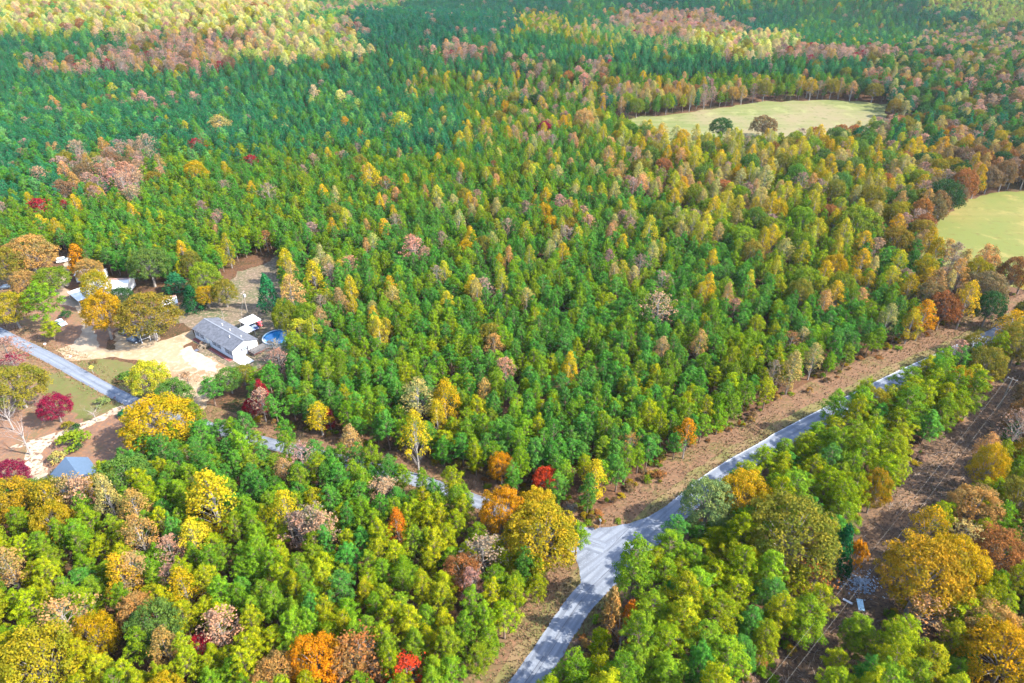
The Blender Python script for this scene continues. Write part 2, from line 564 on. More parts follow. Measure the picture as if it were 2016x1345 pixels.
sheet("sandy_drive", ragged(P_([(108, 688), (150, 676), (215, 690), (262, 684), (330, 668), (378, 650), (392, 668), (360, 682), (372, 690), (420, 705), (470, 735), (430, 765), (395, 815), (345, 765), (330, 738), (285, 712), (215, 704), (150, 712), (134, 710)]), 1.5, 0.3), 0.030, M["sand"])
sheet("yard_track", ragged(P_([(108, 575), (124, 562), (150, 585), (176, 612), (184, 650), (200, 690), (150, 696), (135, 690), (160, 655), (162, 630), (150, 606), (118, 600)]), 1.2, 0.25), 0.034, M["dirt"])
sheet("parking_patch", ragged(P_([(225, 655), (262, 636), (300, 648), (318, 668), (280, 690), (230, 690)]), 1.2, 0.3), 0.033, M["sand"])
sheet("yard_path", ragged(P_([(118, 560), (125, 520), (140, 490), (148, 494), (138, 530), (134, 565)]), 1.2, 0.2), 0.031, M["dirt"])
sheet("gravel_drive", ragged(P_([(262, 796), (238, 799), (190, 822), (150, 836), (118, 850), (60, 868), (18, 880), (22, 886), (55, 877), (50, 895), (52, 920), (68, 948), (88, 985), (118, 985), (92, 930), (84, 905), (86, 885), (104, 868), (130, 852), (160, 846), (250, 806)]), 1.2, 0.25), 0.032, M["gravel"])
sheet("white_sand", ragged(P_([(352, 690), (372, 682), (400, 700), (430, 716), (425, 735), (385, 725), (360, 706)]), 1.0, 0.3), 0.036, plain("pale_sand", (0.20, 0.18, 0.14), 0.95, noise=0.2, scale=0.6))
FIELD_A = P_([(1205, 246), (1215, 238), (1290, 231), (1400, 217), (1500, 202), (1600, 199), (1690, 201), (1750, 206), (1745, 235), (1815, 247), (1820, 262), (1740, 270), (1690, 280), (1600, 292), (1480, 300), (1330, 296), (1240, 272)])
FIELD_B = P_([(1805, 492), (1816, 465), (1850, 430), (1900, 396), (1950, 380), (2016, 376), (2300, 372), (2300, 620), (2016, 572), (1922, 545), (1822, 512)])
sheet("pasture", ragged(FIELD_A, 6, 1.2), 0.55, M["pasture"], cut=11)
sheet("hayfield", ragged(FIELD_B, 4, 0.8), 0.02, M["hay"])


# ------------------------------------------------------------------ buildings and yard things
def gable_house(o, L, W, H, rise, wall_m, roof_m, over=0.35, th=0.14):
    """walls + two roof slopes; long axis along local x"""
    w = MB()
    w.add([(-L/2, -W/2, 0), (L/2, -W/2, 0), (L/2, W/2, 0), (-L/2, W/2, 0), (-L/2, -W/2, H), (L/2, -W/2, H), (L/2, W/2, H), (-L/2, W/2, H), (-L/2, 0, H + rise), (L/2, 0, H + rise)],
          [(0, 1, 5, 4), (2, 3, 7, 6), (1, 2, 6, 9, 5), (3, 0, 4, 8, 7)])
    w.build("wall", wall_m, o)
    a = math.atan2(rise, W / 2)
    r = MB()
    sl = (W / 2 + over) / math.cos(a)
    for s in (-1, 1):
        ez = H + rise - (W / 2 + over) * math.tan(a)
        x0, x1 = -L / 2 - over, L / 2 + over
        y1 = s * (W / 2 + over)
        top = [(x0, 0, H + rise + th), (x1, 0, H + rise + th), (x1, y1, ez + th), (x0, y1, ez + th)]
        bot = [(x0, 0, H + rise + 0.01), (x1, 0, H + rise + 0.01), (x1, y1, ez + 0.01), (x0, y1, ez + 0.01)]
        fs = [(0, 1, 2, 3), (7, 6, 5, 4), (2, 6, 7, 3), (1, 5, 6, 2), (0, 3, 7, 4)]
        if s < 0:
            fs = [tuple(reversed(f)) for f in fs]
        r.add(top + bot, fs)
    roof = r.build("roof", roof_m, o)
    return roof

def window(o, x, y, z, w, h, nrm, shutters=True):
    """nrm: 'y-' front, 'y+' back, 'x+' or 'x-' ends"""
    rz = {'y-': 0, 'x+': R(90), 'y+': R(180), 'x-': R(-90)}[nrm]
    f = MB()
    t = 0.07
    for (cx, cz, sx, sz) in ((0, h/2 + t/2, w + 2*t, t), (0, -h/2 - t/2, w + 2*t, t), (-w/2 - t/2, 0, t, h), (w/2 + t/2, 0, t, h), (0, 0, w, 0.05)):
        f.box((cx, -0.03, cz), (sx, 0.06, sz))
    fr = f.build("window", M["trim"], o, (x, y, z), rz)
    MB().box((0, -0.012, 0), (w, 0.02, h)).build("pane", M["glass"], fr)
    if shutters:
        for s in (-1, 1):
            MB().box((s * (w/2 + t + 0.24), -0.025, 0), (0.42, 0.045, h + 0.1)).build("shutter", M["shutter"], fr)
    return fr

HA = R(-38)
hc = Vector((-86.4, 175.4, 0))
home = empty("mobile_home", hc, HA, "long white mobile home with grey shingle roof beside the sandy drive", "house")
gable_house(home, 20.4, 8.2, 3.1, 1.55, M["siding"], M["shingle"])
rf = [c for c in home.children if c.name.startswith("roof")][0]
ridge = MB().box((0, 0, 4.80), (20.9, 0.35, 0.05)).build("ridge_cap", plain("ridge_cap_grey", (0.13, 0.14, 0.16), 0.8), rf)
for x, y in ((-3.2, 1.6), (1.5, 1.2), (5.0, -1.2), (7.6, 1.0)):
    MB().tube([(x, y, 4.0), (x, y, 4.85)], 0.13, 7).build("roof_vent", M["trim"], rf)
for x in (-8.6, -6.0, 0.6, 3.0):
    window(home, x, -4.1, 1.85, 0.85, 1.2, 'y-')
for x in (7.2, 8.75):
    window(home, x, -4.1, 1.85, 0.7, 1.3, 'y-')
window(home, 10.2, -0.2, 2.0, 1.3, 1.1, 'x+')
window(home, 10.2, 2.6, 2.1, 0.6, 0.9, 'x+', False)
for x in (-7, -2, 4, 8):
    window(home, x, 4.1, 1.85, 0.85, 1.1, 'y+', False)
dr = MB().box((0, -0.03, 1.45), (0.95, 0.06, 2.05)).build("door", plain("pale_door", (0.62, 0.60, 0.55), 0.5), home, (-2.9, -4.1, 0.0))
MB().box((0.34, -0.08, 1.4), (0.06, 0.06, 0.06)).build("handle", M["steel"], dr)
bdr = MB().box((0, -0.03, 1.45), (0.95, 0.06, 2.05)).build("door", M["trim"], home, (5.5, 4.1, 0.0), R(180))
sk = MB()
for x0, x1 in ((-10.2, 10.2),):
    sk.box(((x0 + x1) / 2, -4.14, 0.25), (x1 - x0, 0.05, 0.5))
    sk.box(((x0 + x1) / 2, 4.14, 0.25), (x1 - x0, 0.05, 0.5))
sk.box((10.24, 0, 0.25), (0.05, 8.2, 0.5))
sk.build("skirting", plain("skirting_vinyl", (0.42, 0.43, 0.45), 0.6), home)

def local(o_loc, rz, x, y, z=0.0):
    return o_loc + Matrix.Rotation(rz, 3, 'Z') @ Vector((x, y, z))

# front porch with steps
po = empty("wooden_porch", local(hc, HA, -2.9, -4.35), HA, "weathered wooden porch with railings and steps at the mobile home's front door", "porch")
for k in range(9):
    MB().box((0, -0.12 - k * 0.2, 0.62), (2.6, 0.18, 0.05)).build("deck_board", M["wood"], po)
for x in (-1.25, 1.25):
    for y in (-0.1, -1.75):
        MB().box((x, y, 0.75), (0.1, 0.1, 1.5)).build("post", M["wood"], po)
    MB().box((x, -0.92, 1.48), (0.1, 1.7, 0.06)).build("handrail", M["wood"], po)
    for k in range(6):
        MB().box((x, -0.3 - k * 0.25, 1.06), (0.04, 0.04, 0.8)).build("baluster", M["wood"], po)
for k in range(4):
    MB().box((0, -1.98 - k * 0.3, 0.48 - k * 0.13), (1.4, 0.28, 0.05)).build("step", M["wood"], po)
for x in (-0.72, 0.72):
    MB().tube([(x, -1.85, 1.35), (x, -3.0, 0.85)], 0.04, 5).build("stair_rail", M["wood"], po)
    MB().box((x, -2.95, 0.45), (0.08, 0.08, 0.85)).build("post", M["wood"], po)
MB().box((0, 0, 0.02), (1.3, 1.1, 0.03)).build("doormat", plain("dark_mat", (0.06, 0.065, 0.09), 0.9), None, local(hc, HA, -3.2, -8.1, 0.04), HA)
tag(bpy.data.objects["doormat"], "dark mat lying at the foot of the porch steps", "mat")
for i, (x0, x1, lab) in enumerate(((-10.0, -4.9, "left of the porch"), (-1.0, 9.8, "right of the porch"))):
    fb = empty("flower_bed", local(hc, HA, (x0 + x1) / 2, -4.95), HA, f"dark red mulched flower bed along the mobile home front, {lab}", "flower bed", "flower beds along the mobile home")
    MB().box((0, 0, 0.06), (x1 - x0, 1.1, 0.10)).build("mulch", M["mulch"], fb)
    MB().box((0, -0.62, 0.09), (x1 - x0, 0.12, 0.18)).build("edging", plain("edging_timber", (0.2, 0.12, 0.11), 0.8), fb)

# rear deck between the gable end and the pool
dk = empty("wooden_deck", local(hc, HA, 11.9, 2.6), HA, "dark wooden deck with railing between the mobile home and the pool", "deck")
for k in range(16):
    MB().box((-1.45 + k * 0.2, 1.6, 1.02), (0.18, 7.4, 0.05)).build("deck_board", M["wood_dark"], dk)
for x, y in ((1.6, -2.0), (1.6, 0.0), (1.6, 2.0), (1.6, 4.0), (1.6, 5.2), (-1.5, -2.0), (0.0, -2.0)):
    MB().box((x, y, 1.05), (0.12, 0.12, 2.1)).build("post", M["wood_dark"], dk)
for z in (1.45, 1.75, 2.05):
    MB().box((1.6, 1.6, z), (0.06, 7.2, 0.05)).build("rail", M["wood_dark"], dk)
    MB().box((0.05, -2.0, z + 0.003), (3.05, 0.06, 0.05)).build("rail", M["wood_dark"], dk)
MB().box((1.66, 1.6, 0.75), (0.05, 7.3, 0.4)).build("fascia", plain("deck_fascia", (0.10, 0.045, 0.04), 0.8), dk)
MB().box((0.05, -2.07, 0.75), (3.3, 0.05, 0.4)).build("fascia", plain("deck_fascia_end", (0.10, 0.05, 0.045), 0.8), dk)
pad = MB().box((0, 0, 0.05), (5.2, 3.6, 0.08)).build("concrete_pad", plain("pale_concrete", (0.40, 0.40, 0.40), 0.8, noise=0.1), None, local(hc, HA, 12.6, -2.6, 0.0), HA)
tag(pad, "pale concrete pad at the white gable end of the mobile home", "concrete pad")

# above-ground pool
pc = g(546, 664, 1.2)
pool = empty("swimming_pool", (pc[0], pc[1], 0), 0, "round blue above-ground swimming pool behind the mobile home", "pool")
def ring(r0, r1, z0, z1, n=40):
    mb = MB()
    vs = []
    for r_, z in ((r0, z0), (r1, z0), (r1, z1), (r0, z1)):
        vs += [(r_ * math.cos(2 * math.pi * k / n), r_ * math.sin(2 * math.pi * k / n), z) for k in range(n)]
    fs = []
    for a in range(4):
        b = (a + 1) % 4
        for k in range(n):
            fs.append((a * n + k, a * n + (k + 1) % n, b * n + (k + 1) % n, b * n + k))
    return mb.add(vs, fs)
PR = 4.3
ring(PR - 0.04, PR + 0.04, 0, 1.3).build("wall", M["pool_wall"], pool)
ring(PR - 0.10, PR - 0.045, 0.05, 1.28).build("liner", M["pool_liner"], pool)
ring(PR - 0.2, PR + 0.14, 1.30, 1.36).build("top_rail", M["pool_wall"], pool)
wv = [((PR - 0.11) * math.cos(2 * math.pi * k / 40), (PR - 0.11) * math.sin(2 * math.pi * k / 40), 1.0) for k in range(40)]
MB().add(wv, [tuple(range(40))]).build("water", M["water"], pool)

lad = MB()
for dx in (-0.25, 0.25):
    lad.tube([(-3.4 + dx, -2.9 - dx, 0.2), (-3.2 + dx, -2.7 - dx, 1.9), (-2.9 + dx, -2.4 - dx, 1.9), (-2.8 + dx, -2.3 - dx, 0.9)], 0.035, 5)
for z in (0.5, 0.85, 1.2):
    lad.box((-3.33, -2.83, z), (0.6, 0.1, 0.05), R(-45))
lad.build("ladder", M["trim"], pool)
# two flat white canopies
def canopy(name, c, L, W, H, rz, label, group, roof_m="tin"):
    o = empty(name, (c[0], c[1], 0), rz, label, "canopy", group)
    n = int(L / 0.8)
    for k in range(n):
        MB().box((-L/2 + (k + 0.5) * L / n, 0, H), (L / n - 0.03, W, 0.06), rx=R(2)).build("roof_panel", M[roof_m], o)
    for sx in (-1, 1):
        for sy in (-1, 1):
            MB().box((sx * (L/2 - 0.2), sy * (W/2 - 0.2), H/2 - 0.06), (0.09, 0.09, H - 0.12)).build("post", M["steel"], o)
        MB().box((sx * (L/2 - 0.2), 0, H - 0.15), (0.08, W - 0.3, 0.1)).build("beam", M["steel"], o)
    return o
c1 = g(492, 630, 3.0)
c2 = g(484, 648, 3.0)
canopy("canopy", c1, 4.9, 4.9, 3.0, R(-42), "flat white metal canopy on posts behind the home, farther from the house", "white canopies behind the mobile home")
canopy("canopy", c2, 4.6, 3.6, 2.9, R(-40), "flat white metal canopy on posts attached near the rear wall of the home", "white canopies behind the mobile home")

# vehicles
def wheel(o, x, y, r, w):
    t = MB().tube([(0, -w/2, 0), (0, w/2, 0)], r, 14).build("wheel", M["rubber"], o, (x, y, r))
    s = 1 if y > 0 else -1
    MB().tube([(0, s * (w/2 - 0.02), 0), (0, s * (w/2 + 0.015), 0)], r * 0.6, 10).build("rim", M["rim"], t)

def car(name, loc, rz, paint, label, suv=False, group=None):
    o = empty(name, (loc[0], loc[1], 0.03), rz, label, "car", group)
    if suv:
        L, W, belt, top = 4.7, 1.88, 1.05, 1.75
        lower = [(-2.30, 0.42), (-2.35, 0.75), (-2.28, 1.05), (1.05, 1.05), (2.15, 0.92), (2.34, 0.70), (2.32, 0.40)]
        cab = [(-2.22, 1.05), (-2.0, 1.66), (-1.6, 1.74), (0.15, 1.74), (0.45, 1.66), (1.10, 1.05)]
    else:
        L, W, belt, top = 4.5, 1.78, 0.92, 1.42
        lower = [(-2.20, 0.38), (-2.25, 0.70), (-2.15, 0.92), (1.05, 0.90), (2.05, 0.76), (2.25, 0.58), (2.22, 0.36)]
        cab = [(-1.85, 0.92), (-1.15, 1.36), (-0.8, 1.42), (0.10, 1.42), (0.40, 1.36), (1.15, 0.90)]
    MB().prism(lower, -W/2, W/2).build("body", paint, o, bevel=0.06)
    # glasshouse narrows towards the roof
    def cabin(prof, inset0, inset1, lo, hi):
        n = len(prof)
        vs = []
        for s in (-1, 1):
            for x, z in prof:
                k = (z - lo) / (hi - lo)
                vs.append((x, s * (W/2 - inset0 - (inset1 - inset0) * k), z))
        fs = [tuple(range(n)), tuple(reversed(range(n, 2 * n)))]
        for i in range(n):
            j = (i + 1) % n
            fs.append((j, i, i + n, j + n))
        return MB().add(vs, fs)
    cabin(cab, 0.06, 0.20, belt, top).build("glasshouse", M["glass"], o)
    rp = [p for p in cab if p[1] > top - 0.1]
    x0, x1 = rp[0][0], rp[-1][0]
    MB().box(((x0 + x1) / 2, 0, top), (x1 - x0 + 0.1, W - 0.40, 0.06)).build("roof", paint, o, bevel=0.02)
    for s in (-1, 1):
        for xb in (-0.55,):
            MB().tube([(xb, s * (W/2 - 0.055), belt), (xb - 0.05, s * (W/2 - 0.19), top)], 0.05, 4).build("pillar", paint, o)
        MB().box((L/2 - 0.12, s * (W/2 - 0.32), 0.68), (0.16, 0.36, 0.14)).build("headlight", M["lamp_white"], o)
        MB().box((-L/2 + 0.06, s * (W/2 - 0.25), 0.80), (0.12, 0.28, 0.16)).build("tail_light", M["lamp_red"], o)
        MB().box((0.80, s * (W/2 + 0.07), belt + 0.06), (0.14, 0.16, 0.11)).build("mirror", paint, o)
        for xw in (-1.38, 1.40):
            wheel(o, xw, s * (W/2 - 0.10), 0.34, 0.22)
    MB().box((L/2 - 0.03, 0, 0.42), (0.08, W - 0.5, 0.14)).build("bumper", M["shutter"], o)
    return o
car("parked_car", g(254.5, 652, 0.7), R(78), M["navy"], "navy blue SUV parked beside the grey open lean-to", True, "cars parked round the houses")
car("parked_car", g(262.5, 670, 0.6), R(-28), M["charcoal"], "charcoal sedan parked on the sand in front of the lean-to", False, "cars parked round the houses")
car("parked_car", g(120, 635, 0.7), R(-38), M["pale_blue"], "pale blue sedan parked in the tree shade by the curving track", False, "cars parked round the houses")
car("parked_car", g(498, 643, 0.7), R(-40), M["navy"], "dark blue car half under the white canopies behind the home", False, "cars parked round the houses")
car("parked_car", g(125, 512, 0.8), R(25), M["white_paint"], "white vehicle at the head of the dirt path beside the orange tree", True, "cars parked round the houses")
car("parked_car", g(23, 442, 0.8), R(60), M["white_paint"], "small white vehicle at the far left among the pines above the tan oak", True, "cars parked round the houses")
car("parked_car", g(14, 565, 0.7), R(10), M["charcoal"], "dark car at the left edge beneath the tan oak", False, "cars parked round the houses")

# red tractor by the pool
tr_p = g(509, 639, 0.7)
tr = empty("garden_tractor", (tr_p[0], tr_p[1], 0), R(-30), "small red tractor parked between the white canopy and the pool", "tractor")
MB().prism([(0.1, 0.45), (0.1, 0.95), (0.55, 1.0), (1.25, 0.92), (1.35, 0.5)], -0.32, 0.32).build("hood", M["red_paint"], tr, bevel=0.05)
MB().box((-0.45, 0, 0.55), (1.2, 0.75, 0.22)).build("chassis", M["red_paint"], tr, bevel=0.03)
for s in (-1, 1):
    MB().prism([(-1.05, 0.62), (-0.95, 1.0), (-0.35, 1.02), (-0.2, 0.66)], s * 0.62 - 0.18, s * 0.62 + 0.18).build("mudguard", M["red_paint"], tr, bevel=0.03)
    wheel(tr, -0.65, s * 0.62, 0.48, 0.32)
    wheel(tr, 0.95, s * 0.55, 0.28, 0.2)
st = MB().box((-0.55, 0, 0.85), (0.45, 0.5, 0.12))
st.box((-0.78, 0, 1.08), (0.1, 0.5, 0.42))
st.build("seat", M["shutter"], tr)
MB().tube([(0.05, 0, 0.9), (-0.15, 0, 1.25)], 0.03, 6).build("steering_column", M["shutter"], tr)
ring(0.13, 0.18, 0, 0.03, 14).build("steering_wheel", M["shutter"], tr, (-0.16, 0, 1.25))
MB().box((0.5, 0, 1.75), (1.5, 1.2, 0.05)).build("canopy_top", M["red_paint"], tr)
for x, y in ((1.1, 0.5), (1.1, -0.5), (-0.15, 0.5), (-0.15, -0.5)):
    MB().tube([(x, y, 0.7), (x, y, 1.73)], 0.025, 5).build("canopy_post", M["shutter"], tr)

# small shed, carport, white-roofed house, grey lean-to, blue-roofed garage
sp = g(338, 607)
shed = empty("garden_shed", (sp[0], sp[1], 0), R(28), "small white-roofed shed with rusty ridge beside the green cedar", "shed")
roof = gable_house(shed, 4.2, 3.4, 2.5, 1.5, M["grey_board"], M["tin"], 0.25, 0.08)
MB().box((0, 0, 4.13), (4.7, 1.1, 0.05), rx=0).build("rusty_ridge", M["rust_tin"], roof)
MB().box((0.6, -1.72, 1.0), (0.95, 0.05, 1.95)).build("door", M["wood"], shed)
for k in range(9):
    MB().box((-2.0 + k * 0.5, -1.715, 1.24), (0.05, 0.03, 2.48)).build("batten", M["wood"], shed)

cp = g(165, 592)
canopy("carport", cp, 9.5, 5.5, 2.7, R(-42), "long white carport roof on posts partly under the gold tree", "carports beside the curving track")
bpy.data.objects["carport"]["category"] = "carport"
hp = g(222, 572)
h2 = empty("white_roofed_house", (hp[0], hp[1], 0), R(4), "low house with bright white metal roof behind the oaks", "house")
r2 = gable_house(h2, 13.0, 7.0, 2.7, 1.5, M["siding"], M["tin"], 0.4, 0.1)
MB().box((0, 0, 4.33), (13.4, 1.0, 0.05)).build("rusty_ridge", M["rust_tin"], r2)
for x in (-4.5, -1.5, 4.0):
    window(h2, x, -3.5, 1.6, 0.9, 1.1, 'y-', False)
MB().box((1.4, -3.53, 1.05), (0.95, 0.06, 2.05)).build("door", M["wood"], h2)
h3p = g(183, 549)
h3 = empty("white_trailer", (h3p[0], h3p[1], 0), R(6), "pale trailer home roof peeping between the tan and gold tree crowns", "house")
gable_house(h3, 9.0, 4.5, 2.6, 0.7, M["siding"], M["tin"], 0.2, 0.08)
for x in (-2.5, 1.5):
    window(h3, x, -2.25, 1.6, 0.8, 1.0, 'y-', False)

lp_ = g(286, 664)
le = empty("lean_to", (lp_[0], lp_[1], 0), R(-42), "grey open-fronted lean-to of boards under the oak beside the parked cars", "shed")
for k in range(12):
    MB().box((-2.9 + k * 0.52, -2.2, 1.15), (0.46, 0.05, 2.3)).build("wall_board", M["grey_board"], le)
for x in (-3.0, 3.1):
    for y in (-2.13, 0.3, 2.5):
        MB().box((x, y, 1.3), (0.14, 0.14, 2.6)).build("post", M["trim"], le)
for k in range(7):
    MB().box((-2.7 + k * 0.95, 0.15, 2.72), (0.92, 5.2, 0.05), rx=R(-3)).build("roof_panel", M["grey_board"], le)
MB().box((3.1, 0.15, 1.3), (0.06, 4.6, 0.12)).build("rail", M["trim"], le)
MB().box((3.1, 0.15, 2.45), (0.08, 4.6, 0.14)).build("beam", M["trim"], le)

gp = g(158, 952)
gar = empty("garage", (gp[0], gp[1], 0), R(-44), "slate blue gabled garage roof at the foot of the gravel drive", "garage")
gable_house(gar, 9.0, 7.2, 2.5, 2.4, plain("garage_siding", (0.3, 0.31, 0.32), 0.6), M["shingle_blue"], 0.4, 0.12)
window(gar, -4.5, 0, 1.6, 0.9, 1.0, 'x-', False)
MB().box((0, -3.63, 1.1), (2.6, 0.06, 2.2)).build("garage_door", M["trim"], gar)

# poles, wires, mailboxes, signs
def pole(name, p, h, label, rz, transformer=False):
    o = empty(name, (p[0], p[1], 0), rz, label, "utility pole")
    MB().tube([(0, 0, 0), (0, 0, h)], [0.16, 0.11], 8).build("pole", M["pole_wood"], o)
    MB().box((0, 0.14, h - 0.5), (2.2, 0.1, 0.12)).build("crossarm", M["pole_wood"], o)
    for x in (-1.0, 0, 1.0):
        MB().tube([(x, 0.14, h - 0.44), (x, 0.14, h - 0.22)], [0.05, 0.03], 6).build("insulator", M["trim"], o)
    if transformer:
        MB().tube([(0, -0.38, h - 1.9), (0, -0.38, h - 1.0)], 0.24, 10).build("transformer", M["trim"], o)
    return o
u1 = g(488, 618)
pole("utility_pole", u1, 8.2, "utility pole with pale transformer standing behind the mobile home", R(80), True)
u2 = g(1962, 812)
pole("utility_pole", u2, 11.0, "tall pale utility pole at the edge of the brush clearing", R(-45))
u3 = (11.0, 34.0)
gp_ = g(441, 631)
MB().tube([(0, 0, 0), (0.05, 0, 3.4)], [0.09, 0.07], 7).build("fence_post", M["bark_bare"], None, (gp_[0], gp_[1], 0))
tag(bpy.data.objects["fence_post"], "single pale post standing behind the mobile home roof", "post")

def wire(a, b, sag, r, label, n=14):
    pts = []
    for k in range(n + 1):
        t = k / n
        pts.append((a[0] + (b[0] - a[0]) * t, a[1] + (b[1] - a[1]) * t, a[2] + (b[2] - a[2]) * t - sag * 4 * t * (1 - t)))
    o = MB().tube(pts, r, 4).build("power_line", M["wire"])
    return tag(o, label, "wire", "overhead wires")
wire((u3[0] - 0.7, u3[1] + 0.7, 10.6), (u2[0] - 0.7, u2[1] + 0.7, 10.7), 2.0, 0.009, "overhead wire along the brush clearing, the one nearer the paved road")
wire((u3[0] + 0.7, u3[1] - 0.7, 10.6), (u2[0] + 0.7, u2[1] - 0.7, 10.7), 2.2, 0.009, "overhead wire along the brush clearing, the one farther from the paved road")
wire((u1[0], u1[1], 7.9), (sp[0] + 1, sp[1] + 6, 6.5), 0.7, 0.02, "thin overhead wire running left from the pole behind the mobile home")
wire((u1[0], u1[1], 7.6), tuple(local(hc, HA, 2, 3.9, 3.4)), 0.4, 0.02, "thin service wire from the utility pole to the mobile home")

def mailbox(px, label, m):
    p = g(*px)
    o = empty("mailbox", (p[0], p[1], 0), R(-30), label, "mailbox", "roadside mailboxes")
    MB().box((0, 0, 0.55), (0.1, 0.1, 1.1)).build("post", M["wood"], o)
    prof = [(-0.13, 0), (0.13, 0), (0.13, 0.18), (0.08, 0.28), (0, 0.31), (-0.08, 0.28), (-0.13, 0.18)]
    MB().prism(prof, -0.28, 0.28).build("box", m, o, (0, 0, 1.1))
    MB().box((0.15, 0.1, 1.33), (0.02, 0.04, 0.2)).build("flag", M["red_paint"], o)
mailbox((141, 709), "white mailbox on a post where the sandy drive meets the road", M["white_paint"])
mailbox((228, 790), "dark mailbox on a post where the gravel drive meets the road", M["shutter"])
mailbox((91, 684), "white mailbox on a post at the upper left of the narrow road", M["white_paint"])
sgp = g(184, 735)
sg = empty("road_sign", (sgp[0], sgp[1], 0), R(35), "yellow diamond warning sign facing away from the narrow road", "sign")
MB().tube([(0, 0, 0), (0, 0, 2.3)], 0.04, 6).build("post", M["steel"], sg)
MB().box((0, -0.06, 2.1), (0.8, 0.03, 0.8), ry=R(45)).build("sign_face", M["yellow_sign"], sg)
sgp = g(1181, 1037)
sg = empty("stop_sign", (sgp[0], sgp[1], 0), R(-55), "roadside sign seen from behind at the road junction", "sign")
MB().tube([(0, 0, 0), (0, 0, 2.2)], 0.04, 6).build("post", M["steel"], sg)
ov = [(0.4 * math.cos(R(22.5 + 45 * k)), 0.4 * math.sin(R(22.5 + 45 * k)) + 2.0) for k in range(8)]
MB().prism(ov, -0.08, -0.05).build("sign_plate", plain("sign_back", (0.62, 0.62, 0.60), 0.5), sg)
MB().prism(ov, -0.048, -0.040).build("sign_face", M["red_paint"], sg)

# rubble pile and boards in the clearing
dc = g(1694, 1150)
mb = MB()
for k in range(420):
    a, r_ = random.uniform(0, 2 * math.pi), abs(random.gauss(0, 2.0))
    x, y = dc[0] + r_ * math.cos(a) * 1.15, dc[1] + r_ * math.sin(a) * 0.9
    z = max(0.06, 0.9 * math.exp(-(r_ / 2.0) ** 2) * random.random())
    s = random.uniform(0.12, 0.5)
    mb.box((x, y, z), (s, s * random.uniform(0.25, 0.8), 0.06), random.uniform(0, 6), 0, random.uniform(-0.6, 0.6), random.uniform(-0.6, 0.6))
tag(mb.build("rubble", M["debris"]), "heap of pale blue-grey rubble in the brush clearing", "rubble", kind="stuff")
q = g(1694, 1192)
tag(MB().box((0, 0, 0.15), (1.1, 2.4, 0.08), rx=0.12).build("metal_sheet", M["tarp"], None, (q[0], q[1], 0), R(-12)), "faded blue sheet lying below the rubble heap", "sheet")
q = g(1669, 1185)
tag(MB().box((0, 0, 0.1), (1.8, 0.45, 0.08)).build("loose_board", M["tin"], None, (q[0], q[1], 0), R(-40)), "pale loose board lying left of the blue sheet", "board")
q = g(1929, 1142)
tag(MB().box((0, 0, 0.9), (2.2, 1.6, 0.06), rx=0.2).box((0, 0.6, 0.4), (2.0, 0.06, 0.8)).box((0, -0.6, 0.45), (2.0, 0.06, 0.8)).build("white_crate_cover", M["white_paint"], None, (q[0], q[1], 0), R(30)), "white boxy object among the gold trees at far right", "box")

# ------------------------------------------------------------------ trees
def quads(cent, nrm, size, asp, r_):
    """one small leaf-cluster face per row"""
    n = len(cent)
    t = r_.normal(size=(n, 3))
    t -= nrm * (t * nrm).sum(1, keepdims=True)
    t /= np.linalg.norm(t, axis=1, keepdims=True) + 1e-9
    b = np.cross(nrm, t)
    s = size[:, None]
    v = np.stack([cent - t * s, cent - b * s * asp, cent + t * s, cent + b * s * asp], 1).reshape(-1, 3)
    return v

def lobes(centres, radii, per, leaf, r_, out=0.75, squash=0.8, asp=0.6, up=0.25):
    """leaf faces on the skin of many small puffs"""
    C, N, S, L = [], [], [], []
    for c, r in zip(centres, radii):
        n = max(6, int(per * (r / np.mean(radii)) ** 2))
        d = r_.normal(size=(n, 3))
        d /= np.linalg.norm(d, axis=1, keepdims=True)
        d[:, 2] = np.where(d[:, 2] < -0.45, -d[:, 2], d[:, 2])
        p = np.array(c) + d * np.array((r, r, r * squash)) * r_.uniform(0.62, 1.08, (n, 1))
        j = r_.normal(size=(n, 3))
        nn = d * out + j * (1 - out) + np.array((0, 0, up))
        nn /= np.linalg.norm(nn, axis=1, keepdims=True)
        C.append(p); N.append(nn)
        S.append(leaf * r_.uniform(0.6, 1.3, n))
        L.append(np.clip(0.5 + r_.normal(0, 0.27) + r_.normal(0, 0.2, n), 0, 1))
    C, N, S, L = map(np.concatenate, (C, N, S, L))
    return quads(C, N, S, asp, r_), L

def leaf_mesh(name, V, L, m):
    n = len(L)
    me_ = bpy.data.meshes.new(name)
    me_.vertices.add(4 * n)
    me_.vertices.foreach_set("co", V.astype(np.float32).ravel())
    me_.loops.add(4 * n)
    me_.loops.foreach_set("vertex_index", np.arange(4 * n, dtype=np.int32))
    me_.polygons.add(n)
    me_.polygons.foreach_set("loop_start", np.arange(0, 4 * n, 4, dtype=np.int32))
    a = me_.attributes.new("leaf_variation", 'FLOAT', 'FACE')
    a.data.foreach_set("value", L.astype(np.float32))
    me_.materials.append(m)
    me_.update()
    me_.validate()
    return me_

